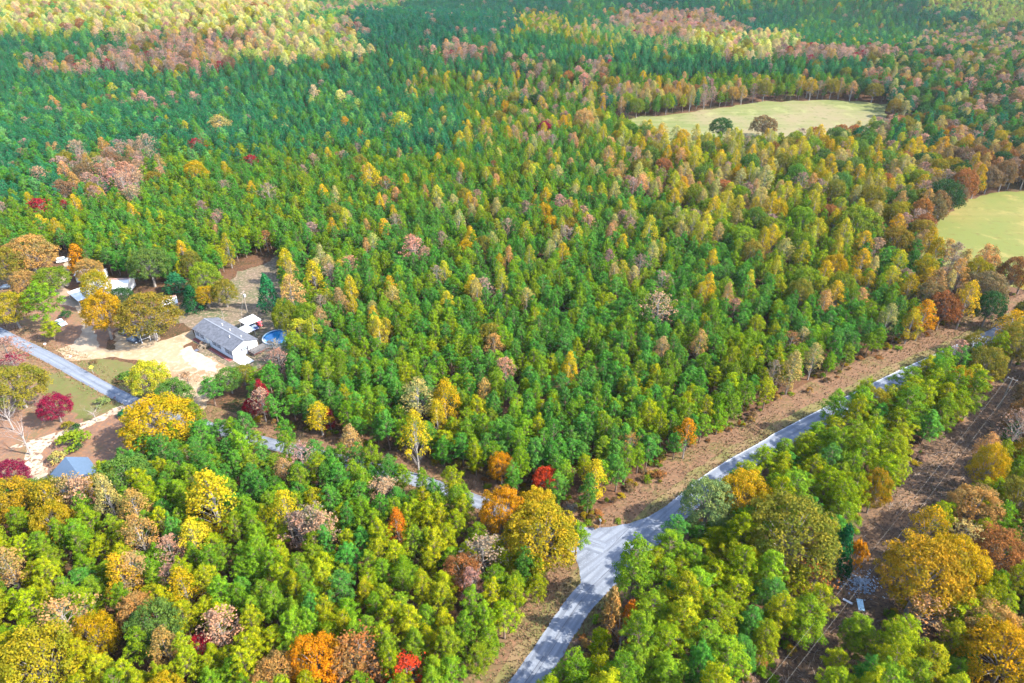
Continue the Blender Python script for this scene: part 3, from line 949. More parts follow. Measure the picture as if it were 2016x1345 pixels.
def branchy(mb, p, d, length, r, depth, r_, spread=0.6, upw=0.25, tips=None, kids=(2, 4), n=4):
    """limb that splits; collects the tips"""
    pts, rad = [p], [r]
    q, dd = np.array(p, float), np.array(d, float)
    for k in range(3):
        dd = dd + r_.normal(0, 0.13, 3) + np.array((0, 0, upw * 0.15))
        dd /= np.linalg.norm(dd)
        q = q + dd * length / 3
        pts.append(tuple(q)); rad.append(r * (1 - 0.22 * (k + 1)))
    mb.tube(pts, rad, n if depth > 0 else 3, cap=False)
    if tips is not None:
        tips.append(tuple(q))
    if depth <= 0:
        return
    for k in range(int(r_.integers(kids[0], kids[1] + 1))):
        s = int(r_.integers(1, 4))
        e = r_.normal(0, 1, 3)
        e -= dd * (e @ dd)
        e /= np.linalg.norm(e)
        nd = dd * (1 - spread * 0.6) + e * spread + np.array((0, 0, upw))
        nd /= np.linalg.norm(nd)
        branchy(mb, pts[s], nd, length * r_.uniform(0.55, 0.78), rad[s] * 0.62, depth - 1, r_, spread, upw, tips, kids, n)

def mk_pine(seed, h=13.0, w=5.6, base=0.40, leaf=0.165):
    r_ = np.random.default_rng(seed)
    t = MB()
    bend = r_.normal(0, 0.25, 2)
    tr_pts = [(bend[0] * k * k, bend[1] * k * k, h * 0.95 * k) for k in (0, 0.25, 0.5, 0.75, 1)]
    t.tube(tr_pts, [0.20, 0.17, 0.13, 0.08, 0.03], 6, cap=False)
    cs, rs = [], []
    z = h * base
    rmax = w / 2
    lean = r_.normal(0, 0.2, 2)
    while z < h * 0.93:
        k = (z - h * base) / (h * (1 - base))
        env = rmax * (0.72 + 0.9 * k - 0.0 * k if k < 0.28 else 0.97 * (1 - ((k - 0.28) / 0.80) ** 1.30))
        env = max(env, 0.35)
        n = int(r_.integers(4, 7)) if k < 0.8 else 3
        a0 = r_.uniform(0, 6.28)
        for i in range(n):
            a = a0 + 6.28 * i / n + r_.normal(0, 0.25)
            rr = env * r_.uniform(0.60, 1.08)
            zz = z + r_.normal(0, 0.25) + 0.25 * rr
            x, y = rr * math.cos(a) + lean[0] * k, rr * math.sin(a) + lean[1] * k
            t.tube([(0, 0, z - 0.2), (x * 0.95, y * 0.95, zz)], [0.045, 0.015], 3, cap=False)
            pr = r_.uniform(0.42, 0.66) * (1.0 - 0.2 * k)
            cs.append((x, y, zz)); rs.append(pr)
            for q in range(2):
                f_ = r_.uniform(0.55, 0.95)
                cs.append((x * f_ + r_.normal(0, 0.45), y * f_ + r_.normal(0, 0.45), zz + r_.uniform(-0.35, 0.35))); rs.append(pr * r_.uniform(0.7, 1.0))
            if rr > 1.4 and r_.random() < 0.6:
                cs.append((x * 0.45, y * 0.45, zz + r_.uniform(0.0, 0.45))); rs.append(pr * 0.9)
        z += r_.uniform(0.62, 0.95)
    for q in range(4):
        cs.append((lean[0] + r_.normal(0, 0.25), lean[1] + r_.normal(0, 0.25), h * r_.uniform(0.92, 1.0))); rs.append(r_.uniform(0.4, 0.6))
    V, L = lobes(cs, rs, 34, leaf, r_, out=0.70, squash=0.95, asp=0.36, up=0.18)
    return t, V, L

def mk_poplar(seed, h=16.0, w=6.2, base=0.28, per=30, leaf=0.17, cone=0.75, nb=60):
    """upright autumn hardwood: pale stem, pointed crown, thinner towards the bottom"""
    r_ = np.random.default_rng(seed)
    t = MB()
    t.tube([(0, 0, 0), (0.05, 0.05, h * 0.3), (r_.normal(0, .15), r_.normal(0, .15), h * 0.65), (0, 0, h * 0.96)], [0.24, 0.19, 0.11, 0.02], 6, cap=False)
    cs, rs = [], []
    for i in range(nb):
        k = (i + r_.random()) / nb
        z = h * (base + (0.97 - base) * k ** 0.92)
        kk = (z / h - base) / (1 - base)
        env = w / 2 * (min(1, 0.55 + 1.6 * kk) * (1 - kk ** (1 + cone * 1.2)) + 0.06)
        a = i * 2.4 + r_.normal(0, 0.4)
        rr = env * math.sqrt(r_.uniform(0.25, 1.05))
        x, y = rr * math.cos(a), rr * math.sin(a)
        t.tube([(0, 0, z - 1.5 * rr - 0.3), (x * 0.55, y * 0.55, z - 0.6 * rr), (x, y, z)], [0.045, 0.026, 0.01], 3, cap=False)
        cs.append((x, y, z)); rs.append(r_.uniform(0.6, 1.0) * (0.65 + 0.5 * (1 - abs(kk - 0.45))))
    V, L = lobes(cs, rs, per, leaf, r_, out=0.55, squash=1.05, asp=0.7, up=0.18)
    return t, V, L

def mk_oak(seed, h=14.0, w=13.0, base=0.25, nb=130, per=70, leaf=0.175):
    """broad spreading crown of many leafy bunches on heavy limbs"""
    r_ = np.random.default_rng(seed)
    t = MB()
    t.tube([(0, 0, 0), (0.1, 0, h * 0.18), (0.1, 0.15, h * 0.34)], [0.42, 0.34, 0.28], 7, cap=False)
    cs, rs = [], []
    bumps = [(r_.uniform(0, 6.28), r_.uniform(0.8, 1.12)) for _ in range(7)]
    for i in range(nb):
        u = (i + 0.5) / nb
        th = math.acos(1 - 1.35 * u)            # from the top down past the equator
        a = i * 2.39996 + r_.normal(0, 0.15)
        lump = 1 + 0.16 * sum(math.cos(a - b0) ** 3 * (s - 0.95) * 6 for b0, s in bumps) / 7 + r_.normal(0, 0.08)
        rr = w / 2 * math.sin(th) * lump * 0.90
        z = h * base + h * (1 - base) * (0.38 + 0.56 * math.cos(th) * lump)
        x, y = rr * math.cos(a), rr * math.sin(a)
        cs.append((x, y, z)); rs.append(r_.uniform(0.75, 1.35) * w / 13)
        if i % 3 == 0:
            t.tube([(0.1, 0.15, h * 0.30), (x * 0.4, y * 0.4, h * 0.30 + (z - h * 0.3) * 0.55), (x * 0.78, y * 0.78, z - 0.6)], [0.15, 0.08, 0.02], 4, cap=False)
    for i in range(nb // 4):
        a, rr = r_.uniform(0, 6.28), w / 2 * math.sqrt(r_.random()) * 0.75
        cs.append((rr * math.cos(a), rr * math.sin(a), h * r_.uniform(base + 0.08, 0.8))); rs.append(r_.uniform(0.7, 1.1) * w / 13)
    V, L = lobes(cs, rs, per, leaf, r_, out=0.6, squash=0.8, asp=0.7, up=0.2)
    return t, V, L

def mk_gum(seed, h=13.0, w=5.0, leaf=0.17, per=10, depth=1):
    """half-bare narrow crown: fine upswept branches show through thin leaves"""
    r_ = np.random.default_rng(seed)
    t = MB()
    t.tube([(0, 0, 0), (0, 0, h * 0.4), (0.05, 0, h * 0.75), (0, 0.05, h)], [0.18, 0.14, 0.08, 0.015], 6, cap=False)
    tips = []
    nb = 34
    for i in range(nb):
        k = (i + r_.random()) / nb
        z = h * (0.22 + 0.70 * k)
        env = w / 2 * (min(1, 0.7 + k) * (1 - k ** 2.2) + 0.12)
        a = i * 2.4 + r_.normal(0, 0.3)
        branchy(t, (0, 0, z), (math.cos(a), math.sin(a), 0.55 + 0.5 * k), env * 1.05, 0.045, depth, r_, 0.55, 0.3, tips, (3, 4), 3)
    V, L = lobes(tips, [0.45] * len(tips), per, leaf, r_, out=0.35, squash=1.0, asp=0.7, up=0.1)
    return t, V, L

def mk_bare(seed, h=12.0, spread=0.55):
    r_ = np.random.default_rng(seed)
    t = MB()
    t.tube([(0, 0, 0), (0.05, 0, h * 0.2), (0, 0.1, h * 0.42)], [0.20, 0.16, 0.11], 6, cap=False)
    for i in range(9):
        z = h * (0.2 + 0.22 * (i + 1) / 9)
        a = i * 2.4
        branchy(t, (0, 0, z), (math.cos(a) * spread, math.sin(a) * spread, 0.75), h * r_.uniform(0.24, 0.36), 0.055, 4, r_, spread, 0.18, None, (2, 3), 3)
    return t

def mk_cedar(seed, h=8.0, w=6.0):
    r_ = np.random.default_rng(seed)
    t = MB()
    t.tube([(0, 0, 0), (0, 0, h * 0.9)], [0.18, 0.04], 6, cap=False)
    cs, rs = [], []
    for i in range(90):
        k = (i + r_.random()) / 90
        z = h * (0.06 + 0.90 * k)
        env = w / 2 * (1 - k) ** 0.75 * min(1, 0.75 + k * 2)
        a = i * 2.4 + r_.normal(0, .3)
        rr = env * r_.uniform(0.75, 1.05)
        cs.append((rr * math.cos(a), rr * math.sin(a), z)); rs.append(r_.uniform(0.45, 0.75))
    V, L = lobes(cs, rs, 26, 0.24, r_, out=0.6, squash=1.1, asp=0.5, up=0.2)
    return t, V, L

def mk_shrub(seed, h=2.6, w=4.0):
    r_ = np.random.default_rng(seed)
    t = MB()
    cs, rs = [], []
    for i in range(26):
        a, rr = r_.uniform(0, 6.28), w / 2 * math.sqrt(r_.random()) * 0.82
        z = h * (0.25 + 0.6 * (1 - (rr / (w / 2)) ** 2) * r_.uniform(0.6, 1))
        cs.append((rr * math.cos(a), rr * math.sin(a), z)); rs.append(r_.uniform(0.4, 0.7))
        t.tube([(0, 0, 0), (cs[-1][0], cs[-1][1], z)], [0.04, 0.012], 3, cap=False)
    V, L = lobes(cs, rs, 26, 0.19, r_, out=0.6, squash=0.9, asp=0.6)
    return t, V, L

KINDS = {}   # kind -> list of (trunk mesh, crown mesh, h, w, joined mesh)
def register(kind, built, h, w, bark, leafm):
    t, V, L = built
    tm = t.mesh("trunk", bark)
    cm = leaf_mesh("crown", V, L, leafm) if V is not None else None
    if cm is None:
        jm = tm
    else:
        o = len(t.v)
        jm = bpy.data.meshes.new(kind)
        nv = [tuple(map(float, p)) for p in t.v] + [tuple(p) for p in V.tolist()]
        nf = t.f + [(o + 4 * i, o + 4 * i + 1, o + 4 * i + 2, o + 4 * i + 3) for i in range(len(L))]
        jm.from_pydata(nv, [], nf)
        jm.materials.append(bark); jm.materials.append(leafm)
        jm.polygons.foreach_set("material_index", [0] * len(t.f) + [1] * len(L))
        a_ = jm.attributes.new("leaf_variation", 'FLOAT', 'FACE')
        a_.data.foreach_set("value", np.concatenate([np.zeros(len(t.f)), L]).astype(np.float32))
        jm.update()
    KINDS.setdefault(kind, []).append((tm, cm, h, w, jm))
for s in range(7):
    register("pine", mk_pine(100 + s, 13.0, (5.2, 5.8, 6.2, 5.0, 5.6, 6.6, 5.4)[s], (0.28, 0.36, 0.42, 0.30, 0.32, 0.38, 0.24)[s]), 13.0, 5.6, M["bark_pine"], M["needles"])
for s in range(5):
    register("poplar", mk_poplar(200 + s, 15.0, (6.0, 6.6, 5.6, 7.2, 6.2)[s], (0.2, 0.34, 0.12, 0.4, 0.28)[s], (46, 36, 48, 34, 40)[s]), 15.0, 6.2, M["bark_pale"], M["leaves"])
for s in range(5):
    register("oak", mk_oak(300 + s, 13.0, 12.0, (0.22, 0.26, 0.20, 0.28, 0.24)[s]), 13.0, 12.0, M["bark_grey"], M["leaves"])
for s in range(4):
    register("gum", mk_gum(400 + s, 13.0, (4.6, 5.4, 5.0, 6.0)[s], per=(10, 7, 12, 6)[s]), 13.0, 5.2, M["bark_grey"], M["leaves"])
for s in range(3):
    register("bare", (mk_bare(500 + s, 12.0, (0.45, 0.6, 0.5)[s]), None, None), 12.0, 8.0, M["bark_bare"], M["leaves"])
for s in range(2):
    register("cedar", mk_cedar(600 + s), 8.0, 6.0, M["bark_grey"], M["leaves"])
for s in range(3):
    register("shrub", mk_shrub(700 + s), 2.6, 4.0, M["bark_grey"], M["leaves"])

TREE_NAME = {"pine": "pine_tree", "poplar": "poplar_tree", "oak": "oak_tree", "gum": "sweetgum_tree", "bare": "bare_tree", "cedar": "cedar_tree", "shrub": "shrub"}
def plant(kind, var, X, Y, h, w, tint, label, group=None, rot=None, lean=0.0):
    tm, cm, h0, w0, _ = KINDS[kind][var % len(KINDS[kind])]
    o = bpy.data.objects.new(TREE_NAME[kind], None)
    COL.objects.link(o)
    o.location = (X, Y, terrain(X, Y) - 0.05)
    o.rotation_euler = (lean * 0.7, lean * 0.6, random.uniform(0, 6.28) if rot is None else rot)
    o.scale = (w / w0, w / w0, h / h0)
    o.empty_display_size = 0.5
    tag(o, label, "shrub" if kind == "shrub" else "tree", group)
    for nm, me_ in (("trunk", tm), ("crown", cm)):
        if me_ is None:
            continue
        c = bpy.data.objects.new("branches" if (kind in ("bare",) or (kind == "shrub" and nm == "trunk")) else nm, me_)
        COL.objects.link(c)
        c.parent = o
        c["tint"] = [float(v) for v in tint]
    return o

# tints: leaf colours (linear), some with sunlight or cloud shadow painted in
T = dict(
    pine=(0.080, 0.152, 0.009), pine_y=(0.132, 0.172, 0.006), pine_b=(0.040, 0.132, 0.020), teal=(0.018, 0.112, 0.046), teal_d=(0.012, 0.088, 0.046),  # the teals also stand in for cloud shadow over the left pines
    young=(0.060, 0.190, 0.055), blue=(0.010, 0.080, 0.058), lime=(0.19, 0.25, 0.055),
    yellow=(0.28, 0.205, 0.010), lemon=(0.235, 0.225, 0.016), gold=(0.265, 0.168, 0.007), amber=(0.32, 0.140, 0.006), orange=(0.36, 0.095, 0.008),
    peach=(0.27, 0.165, 0.066), straw=(0.235, 0.208, 0.066), tan=(0.23, 0.140, 0.045), rust=(0.175, 0.078, 0.028), mauve=(0.195, 0.125, 0.100), pink=(0.27, 0.155, 0.112),
    crimson=(0.165, 0.008, 0.020), red=(0.30, 0.035, 0.014), plum=(0.13, 0.010, 0.035), olive=(0.125, 0.112, 0.015), olive_g=(0.105, 0.150, 0.012), goldolive=(0.205, 0.150, 0.010),
    oak_g=(0.058, 0.115, 0.022), dark=(0.022, 0.060, 0.020), cedar=(0.013, 0.078, 0.024), grey=(0.16, 0.145, 0.135), brown=(0.115, 0.078, 0.042),
    paleg=(0.120, 0.160, 0.055), pale=(0.34, 0.33, 0.11), sunlit_peach=(0.36, 0.26, 0.13))  # the last two are brightened to paint a sunlit patch

# every tree one can pick out by itself: crown centre in the photograph, height, width, kind, tint, label
HAND = [
    (55, 497, 15, 16, "oak", "tan", "huge tan-orange oak left of the orange tree at upper left"),
    (8, 520, 14, 13, "oak", "olive", "olive and tan oak cut by the left edge above the parked dark car"),
    (153, 508, 11, 8.5, "cedar", "amber", "cone-shaped bright orange tree above the carport"),
    (100, 548, 10, 11, "oak", "olive_g", "lime green oak between the tall yard pine and the dirt track"),
    (78, 590, 17, 11, "pine", "pine", "tall broad yard pine with bare trunk beside the pale blue car"),
    (22, 605, 12, 11, "oak", "goldolive", "gold oak left of the tall yard pine"),
    (48, 555, 10, 9, "oak", "tan", "peach-tan oak crown just above the tall yard pine"),
    (98, 644, 7.5, 6, "pine", "pine_y", "small pine with pale trunk by the narrow road"),
    (188, 562, 13, 9, "oak", "goldolive", "yellow-green oak over the long white carport"),
    (200, 612, 16, 11, "oak", "gold", "golden oak standing on the sand by the curving track"),
    (291, 617, 15, 17, "oak", "olive", "large green and gold oak over the grey lean-to"),
    (292, 520, 14, 13, "oak", "oak_g", "pale green oak with white forked limbs behind the white-roofed house"),
    (175, 530, 10, 9, "oak", "tan", "tan-green oak directly behind the pale trailer roof"),
    (240, 585, 8, 8, "oak", "dark", "dark green tree in the shade below the bright white roof"),
    (378, 588, 9, 8, "cedar", "cedar", "dense dark green cedar beside the small shed"),
    (345, 556, 7, 9, "cedar", "teal", "dark teal cedar behind the small shed"),
    (402, 545, 13, 10, "oak", "olive_g", "yellow-green oak right of the dark cedar"),
    (440, 572, 10, 8, "oak", "olive", "olive oak at the edge of the bare back yard"),
    (405, 580, 8, 7, "oak", "gold", "small gold-brown tree between the cedar and the back yard"),
    (527, 576, 13, 7.5, "cedar", "teal", "dark green tree with twin trunks behind the white canopies"),
    (563, 518, 14, 7, "poplar", "yellow", "bright yellow poplar at the top corner of the back yard"),
    (575, 578, 17, 8, "poplar", "peach", "tall thin-leaved poplar with long pale trunk right of the back yard"),
    (618, 545, 15, 9, "poplar", "yellow", "broad yellow poplar with pale stems right of the back yard"),
    (590, 652, 10, 9, "poplar", "lemon", "yellow tree leaning over the right side of the pool"),
    (30, 757, 12, 15, "oak", "olive", "olive oak at the left edge below the narrow road"),
    (72, 795, 9, 6, "bare", "grey", "grey bare tree between the olive oak and the purple maple"),
    (107, 800, 8, 8, "oak", "plum", "purple-red maple with bare lower branches by the gravel drive"),
    (32, 835, 15, 11, "bare", "grey", "large pale bare tree at the fork of the gravel drive"),
    (4, 800, 12, 9, "bare", "grey", "pale bare tree cut by the left edge"),
    (180, 806, 6, 7, "bare", "grey", "small bare tree standing beside the gravel drive"),
    (15, 935, 8, 8, "oak", "plum", "purple-red tree at the left edge beside the gravel drive"),
    (292, 742, 11, 10, "oak", "lemon", "rounded yellow tree at the end of the sandy drive"),
    (368, 745, 6, 5, "gum", "pink", "small thin pinkish tree standing on the sand"),
    (315, 828, 13, 17, "oak", "gold", "large golden oak where the narrow road enters the woods"),
    (340, 775, 10, 9, "oak", "oak_g", "green oak right behind the large golden oak"),
    (245, 940, 11, 12, "oak", "oak_g", "rounded green tree beside the slate blue garage roof"),
    (12, 690, 11, 9, "gum", "mauve", "thin mauve tree at the left end of the narrow road"),
    (25, 715, 8, 6, "gum", "plum", "small plum-coloured thin tree at the left edge by the road"),
    (20, 985, 11, 11, "oak", "goldolive", "gold tree in the lower left corner of the yard"),
    (100, 975, 10, 8, "oak", "olive", "olive tree hiding the foot of the gravel drive"),
    (62, 975, 9, 8, "oak", "oak_g", "green tree left of the gravel drive's foot"),
    (182, 965, 9, 6, "oak", "goldolive", "small gold tree in front of the garage roof"),
    (513, 775, 11, 5, "poplar", "crimson", "crimson tree at the wood's edge below the mobile home"),
    (495, 802, 6, 4.5, "oak", "crimson", "low crimson tree at the foot of the taller crimson one"),
    (415, 765, 9, 6, "pine", "pine_b", "dusky pine right of the sandy drive's end"),
    (450, 745, 8, 7, "oak", "oak_g", "grey-green low tree in front of the white gable end"),
    (478, 735, 6, 6, "oak", "olive", "small olive tree beside the concrete pad"),
    (545, 690, 8, 6, "gum", "grey", "grey half-bare tree beside the pool deck"),
    (535, 735, 9, 6, "pine", "pine_b", "deep green pine below the pool deck"),
    (505, 745, 9, 6, "pine", "pine", "green pine below the concrete pad"),
    (690, 868, 12, 6, "poplar", "peach", "peach-orange cone-shaped tree beside the hidden narrow road"),
    (818, 858, 19, 6.5, "poplar", "yellow", "very tall narrow yellow poplar above the narrow road"),
    (876, 786, 15, 9, "poplar", "gold", "golden dome-crowned poplar above the tall narrow one"),
    (822, 785, 15, 8.5, "poplar", "straw", "straw-yellow poplar left of the golden dome"),
    (628, 818, 10, 7, "poplar", "yellow", "yellow tree with wine-red neighbour near the narrow road"),
    (648, 822, 7, 3.5, "poplar", "crimson", "small wine-red tree beside a yellow one"),
    (987, 918, 9, 6, "oak", "amber", "small amber tree at the wood's edge above the junction"),
    (1075, 942, 7, 6, "oak", "red", "small scarlet tree at the wood's edge above the junction"),
    (1352, 855, 12, 5, "poplar", "amber", "narrow orange tree at the wood's edge beside the brown verge"),
    (988, 1005, 13, 9, "oak", "amber", "amber oak hiding the narrow road at the junction"),
    (1066, 1050, 14, 14, "oak", "goldolive", "broad yellow oak at the left corner of the junction"),
    (1060, 1000, 11, 8, "oak", "yellow", "yellow oak crown just above the broad one at the junction"),
    (415, 980, 18, 11, "poplar", "yellow", "tall bright yellow poplar in the lower left stand"),
    (563, 1005, 14, 6, "poplar", "yellow", "yellow cone-shaped tree above the mauve clump"),
    (590, 1040, 12, 6, "gum", "mauve", "mauve thin tree, left of the three in the mauve clump"),
    (615, 1030, 13, 6, "gum", "mauve", "mauve thin tree, middle of the three in the mauve clump"),
    (636, 1042, 12, 5.5, "gum", "pink", "pinkish thin tree, right of the three in the mauve clump"),
    (782, 1035, 12, 5, "poplar", "orange", "orange cone-shaped tree alone among lower left pines"),
    (950, 1090, 11, 8, "gum", "mauve", "mauve half-bare tree left of the junction's yellow oak"),
    (912, 1122, 9, 7, "oak", "rust", "rust-red tree below the mauve half-bare tree"),
    (755, 965, 9, 6, "gum", "pink", "pink thin tree left of the hidden narrow road"),
    (710, 1290, 11, 8, "gum", "rust", "rust tree among pines near the bottom edge"),
    (800, 1320, 9, 6, "gum", "red", "small red thin tree near the bottom edge"),
    (395, 1278, 7, 4.5, "oak", "crimson", "dark crimson tree in the lower left stand"),
    (432, 1235, 11, 6, "gum", "pink", "pinkish bare-twigged tree above the dark crimson one"),
    (128, 1225, 14, 7, "gum", "peach", "peach thin tree with pale stem in the lower left corner"),
    (78, 1300, 14, 12, "oak", "goldolive", "rounded gold-green oak in the bottom left corner"),
    (238, 1130, 13, 7, "poplar", "yellow", "yellow spire tree, larger of two in the lower left stand"),
    (262, 1125, 12, 6, "poplar", "peach", "peach spire tree beside the larger yellow one"),
    (360, 1155, 12, 6, "poplar", "gold", "golden spire tree below the yellow pair"),
    (335, 1085, 11, 5, "gum", "pink", "pink spire tree in the lower left stand"),
    (268, 1000, 13, 6, "poplar", "tan", "tan spire tree below the slate blue garage"),
    (275, 1205, 11, 7, "oak", "tan", "tan rounded tree left of the green rounded one at lower left"),
    (305, 1235, 12, 9, "oak", "oak_g", "rounded green tree beside the tan one at lower left"),
    (95, 985, 13, 7, "poplar", "goldolive", "gold-olive spire in front of the gravel drive"),
    (140, 970, 13, 6, "gum", "peach", "peach thin tree in front of the garage, left one"),
    (160, 975, 13, 6, "gum", "pink", "pinkish thin tree in front of the garage, right one"),
    (210, 975, 15, 6, "poplar", "straw", "straw spire right of the garage roof"),
    (690, 1300, 10, 7, "oak", "tan", "tan tree beside the rust one near the bottom edge"),
    (625, 1300, 11, 9, "oak", "amber", "amber tree near the bottom edge left of the rust one"),
    (550, 1335, 9, 9, "oak", "tan", "tan rounded crown cut by the bottom edge"),
    (1250, 1110, 19, 8, "pine", "pine", "tall pine with long bare trunk right of the main road"),
    (1205, 1205, 13, 5, "cedar", "tan", "orange-tan cone-shaped tree right of the main road"),
    (1240, 1222, 10, 5, "cedar", "orange", "orange cone-shaped tree behind the white snag"),
    (1225, 1240, 9, 6, "bare", "grey", "bleached dead snag right of the main road"),
    (1560, 1050, 17, 17, "oak", "olive", "large olive-green oak between the main road and the clearing"),
    (1465, 975, 13, 11, "oak", "gold", "golden oak leaning over the main road"),
    (1395, 985, 13, 11, "oak", "paleg", "pale green oak crown over the main road"),
    (1655, 1085, 14, 6, "cedar", "cedar", "dark green column-shaped cedar at the clearing's edge"),
    (1688, 1085, 8, 5, "shrub", "amber", "amber shrub at the clearing's edge beside the dark cedar"),
    (1725, 960, 12, 6, "oak", "goldolive", "gold oak among pines left of the clearing"),
    (1820, 1130, 17, 14, "oak", "goldolive", "huge yellow-olive oak right of the rubble heap"),
    (1885, 1110, 15, 11, "oak", "gold", "golden oak right behind the huge yellow-olive one"),
    (1830, 1040, 14, 7, "poplar", "gold", "golden spire above the huge yellow-olive oak"),
    (1920, 1000, 13, 10, "oak", "tan", "tan oak right of the golden spire"),
    (1950, 915, 14, 7, "oak", "gold", "orange-topped oak right of the clearing"),
    (1965, 1085, 12, 10, "oak", "rust", "orange-brown oak at the right edge"),
    (1985, 1290, 14, 13, "oak", "gold", "golden-orange oak in the bottom right corner"),
    (1950, 1240, 12, 10, "oak", "tan", "tan oak above the golden one in the bottom right corner"),
    (2010, 980, 13, 9, "oak", "olive", "olive oak cut by the right edge"),
    (1905, 1215, 11, 9, "pine", "pine_y", "rounded yellow-green pine among tan oaks at lower right"),
    (1690, 1245, 10, 7, "pine", "pine", "small pine with pale tufts in the lower part of the clearing"),
    (1700, 1330, 6, 4, "pine", "pine_y", "little yellow-green pine at the bottom of the clearing"),
    (1645, 1305, 9, 4.5, "pine", "pine_y", "slender yellow-green pine standing in the clearing near the bottom"),
    (1820, 622, 14, 8, "poplar", "amber", "brilliant orange tree beside the far bend of the main road"),
    (1795, 635, 12, 7, "poplar", "yellow", "yellow tree left of the brilliant orange one"),
    (1905, 590, 17, 7, "poplar", "yellow", "tall yellow-green spire where the main road bends away"),
    (1950, 602, 12, 9, "oak", "dark", "dark green tree at the far bend of the main road"),
    (1885, 692, 11, 5, "gum", "pink", "pink thin tree right of the far main road"),
    (1920, 685, 11, 8, "oak", "olive", "olive-gold oak right of the pink thin tree"),
    (1560, 725, 14, 6, "poplar", "straw", "straw-yellow spire at the wood's edge beside the main road verge"),
    (1523, 735, 12, 3.5, "gum", "mauve", "very slim mauve tree at the wood's edge"),
    (78, 412, 13, 9, "gum", "crimson", "crimson-topped bare tree, larger of two at upper left"),
    (132, 412, 11, 6, "gum", "crimson", "crimson-topped bare tree, smaller of two at upper left"),
    (396, 434, 12, 7, "bare", "grey", "silver bare tree among pines above the back yard"),
    (529, 382, 14, 7, "gum", "mauve", "mauve bare tree high in the middle left"),
    (728, 348, 17, 9, "poplar", "yellow", "yellow-topped tree with many pale stems in the middle woods"),
    (760, 368, 13, 7, "gum", "rust", "rust-brown tree right of the yellow-topped one"),
    (815, 492, 14, 8, "gum", "pink", "salmon-pink tree in the middle woods"),
    (1296, 608, 15, 9, "gum", "pink", "large pink thin tree in the wooded block's right half"),
    (1690, 440, 16, 17, "oak", "olive_g", "very broad green oak in the yellow woods at right"),
    (1860, 385, 17, 14, "oak", "dark", "dark green oak left of the hayfield"),
    (1900, 360, 16, 11, "oak", "rust", "rust-orange oak at the hayfield's upper corner"),
    (790, 243, 17, 13, "poplar", "lemon", "broad lemon-green dome tree in the upper middle woods"),
    (680, 246, 13, 8, "poplar", "gold", "small bright gold dome in the upper middle woods"),
    (905, 278, 14, 9, "poplar", "yellow", "yellow cone in the upper middle woods"),
    (432, 248, 16, 14, "poplar", "straw", "pale straw dome in the upper left woods"),
    (387, 290, 13, 9, "gum", "crimson", "crimson tree in the upper left woods"),
    (494, 322, 12, 8, "gum", "crimson", "crimson tree with yellow neighbour in the upper left woods"),
    (290, 287, 16, 9, "gum", "mauve", "mauve spire in the upper left woods"),
    (383, 340, 14, 11, "oak", "gold", "golden oak in the upper left woods"),
    (1420, 250, 13, 13, "oak", "dark", "dark round tree standing in front of the pasture"),
    (1505, 245, 13, 15, "oak", "brown", "brown oak standing in front of the pasture, right of the dark one"),
    (1150, 235, 15, 12, "oak", "peach", "peach-orange oak left of the pasture"),
    (1110, 245, 14, 8, "poplar", "gold", "gold spire left of the peach-orange oak"),
    (1072, 255, 12, 9, "oak", "plum", "plum-coloured tree left of the pasture"),
]
SHRUBS = [
    (143, 868, 3.6, 8.5, "olive_g", "wide olive shrub on the island inside the gravel drive"),
    (150, 881, 2.2, 3.0, "dark", "small dark round shrub in front of the wide olive one"),
    (149, 842, 2.0, 2.6, "dark", "small dark round shrub above the wide olive one"),
    (133, 840, 2.4, 3.6, "olive", "yellow-olive shrub at the gravel drive's edge"),
    (112, 902, 3.0, 4.2, "straw", "straw-coloured shrub left of the dark drive shrubs"),
    (247, 917, 2.4, 4.0, "dark", "dark shrub behind the rounded green tree by the garage"),
    (200, 792, 2.0, 4.5, "paleg", "pale grey-green shrub beside the dark mailbox"),
    (247, 742, 2.8, 4.6, "oak_g", "bright green shrub on the roadside lawn"),
    (237, 748, 1.8, 3.6, "brown", "brownish low shrub left of the bright green one"),
    (184, 713, 0.9, 2.6, "brown", "low brown plant at the sandy drive's edge"),
    (130, 620, 2.4, 4.0, "dark", "dark evergreen shrub behind the pale blue car"),
    (106, 935, 2.6, 2.6, "grey", "small grey shrub left of the garage roof"),
    (246, 815, 2.2, 4.0, "teal", "blue-green shrub at the mouth of the gravel drive"),
    (1583, 1213, 1.6, 2.2, "pine_y", "small green shrub alone in the lower clearing"),
    (1240, 960, 1.4, 3.0, "brown", "brown scrub at the wood's edge above the junction"),
    (1125, 1000, 1.8, 3.4, "grey", "greyish scrub on the bank above the junction"),
    (1300, 935, 1.6, 3.0, "rust", "rusty scrub on the bank right of the junction"),
]
taken = {}
def hkey(x, y):
    return (int(x // 8), int(y // 8))
def occupy(x, y, r):
    taken.setdefault(hkey(x, y), []).append((x, y, r))
def free_at(x, y, r, k=0.80):
    i, j = hkey(x, y)
    for a in (-1, 0, 1):
        for b in (-1, 0, 1):
            for (u, v, q) in taken.get((i + a, j + b), ()):
                if (x - u) ** 2 + (y - v) ** 2 < (k * (r + q)) ** 2:
                    return False
    return True

for i, (px, py, h, w, kind, tn, lab) in enumerate(HAND):
    x, y = g(px, py, h * (0.62 if kind != "cedar" else 0.5))
    c = np.array(T[tn]) * np.array((random.uniform(0.9, 1.1), random.uniform(0.9, 1.1), 1))
    plant(kind, i, x, y, h, w, c, lab)
    occupy(x, y, w * 0.42)
for i, (px, py, h, w, tn, lab) in enumerate(SHRUBS):
    x, y = g(px, py, h * 0.4)
    plant("shrub", i, x, y, h, w, T[tn], lab)
    occupy(x, y, w * 0.4)

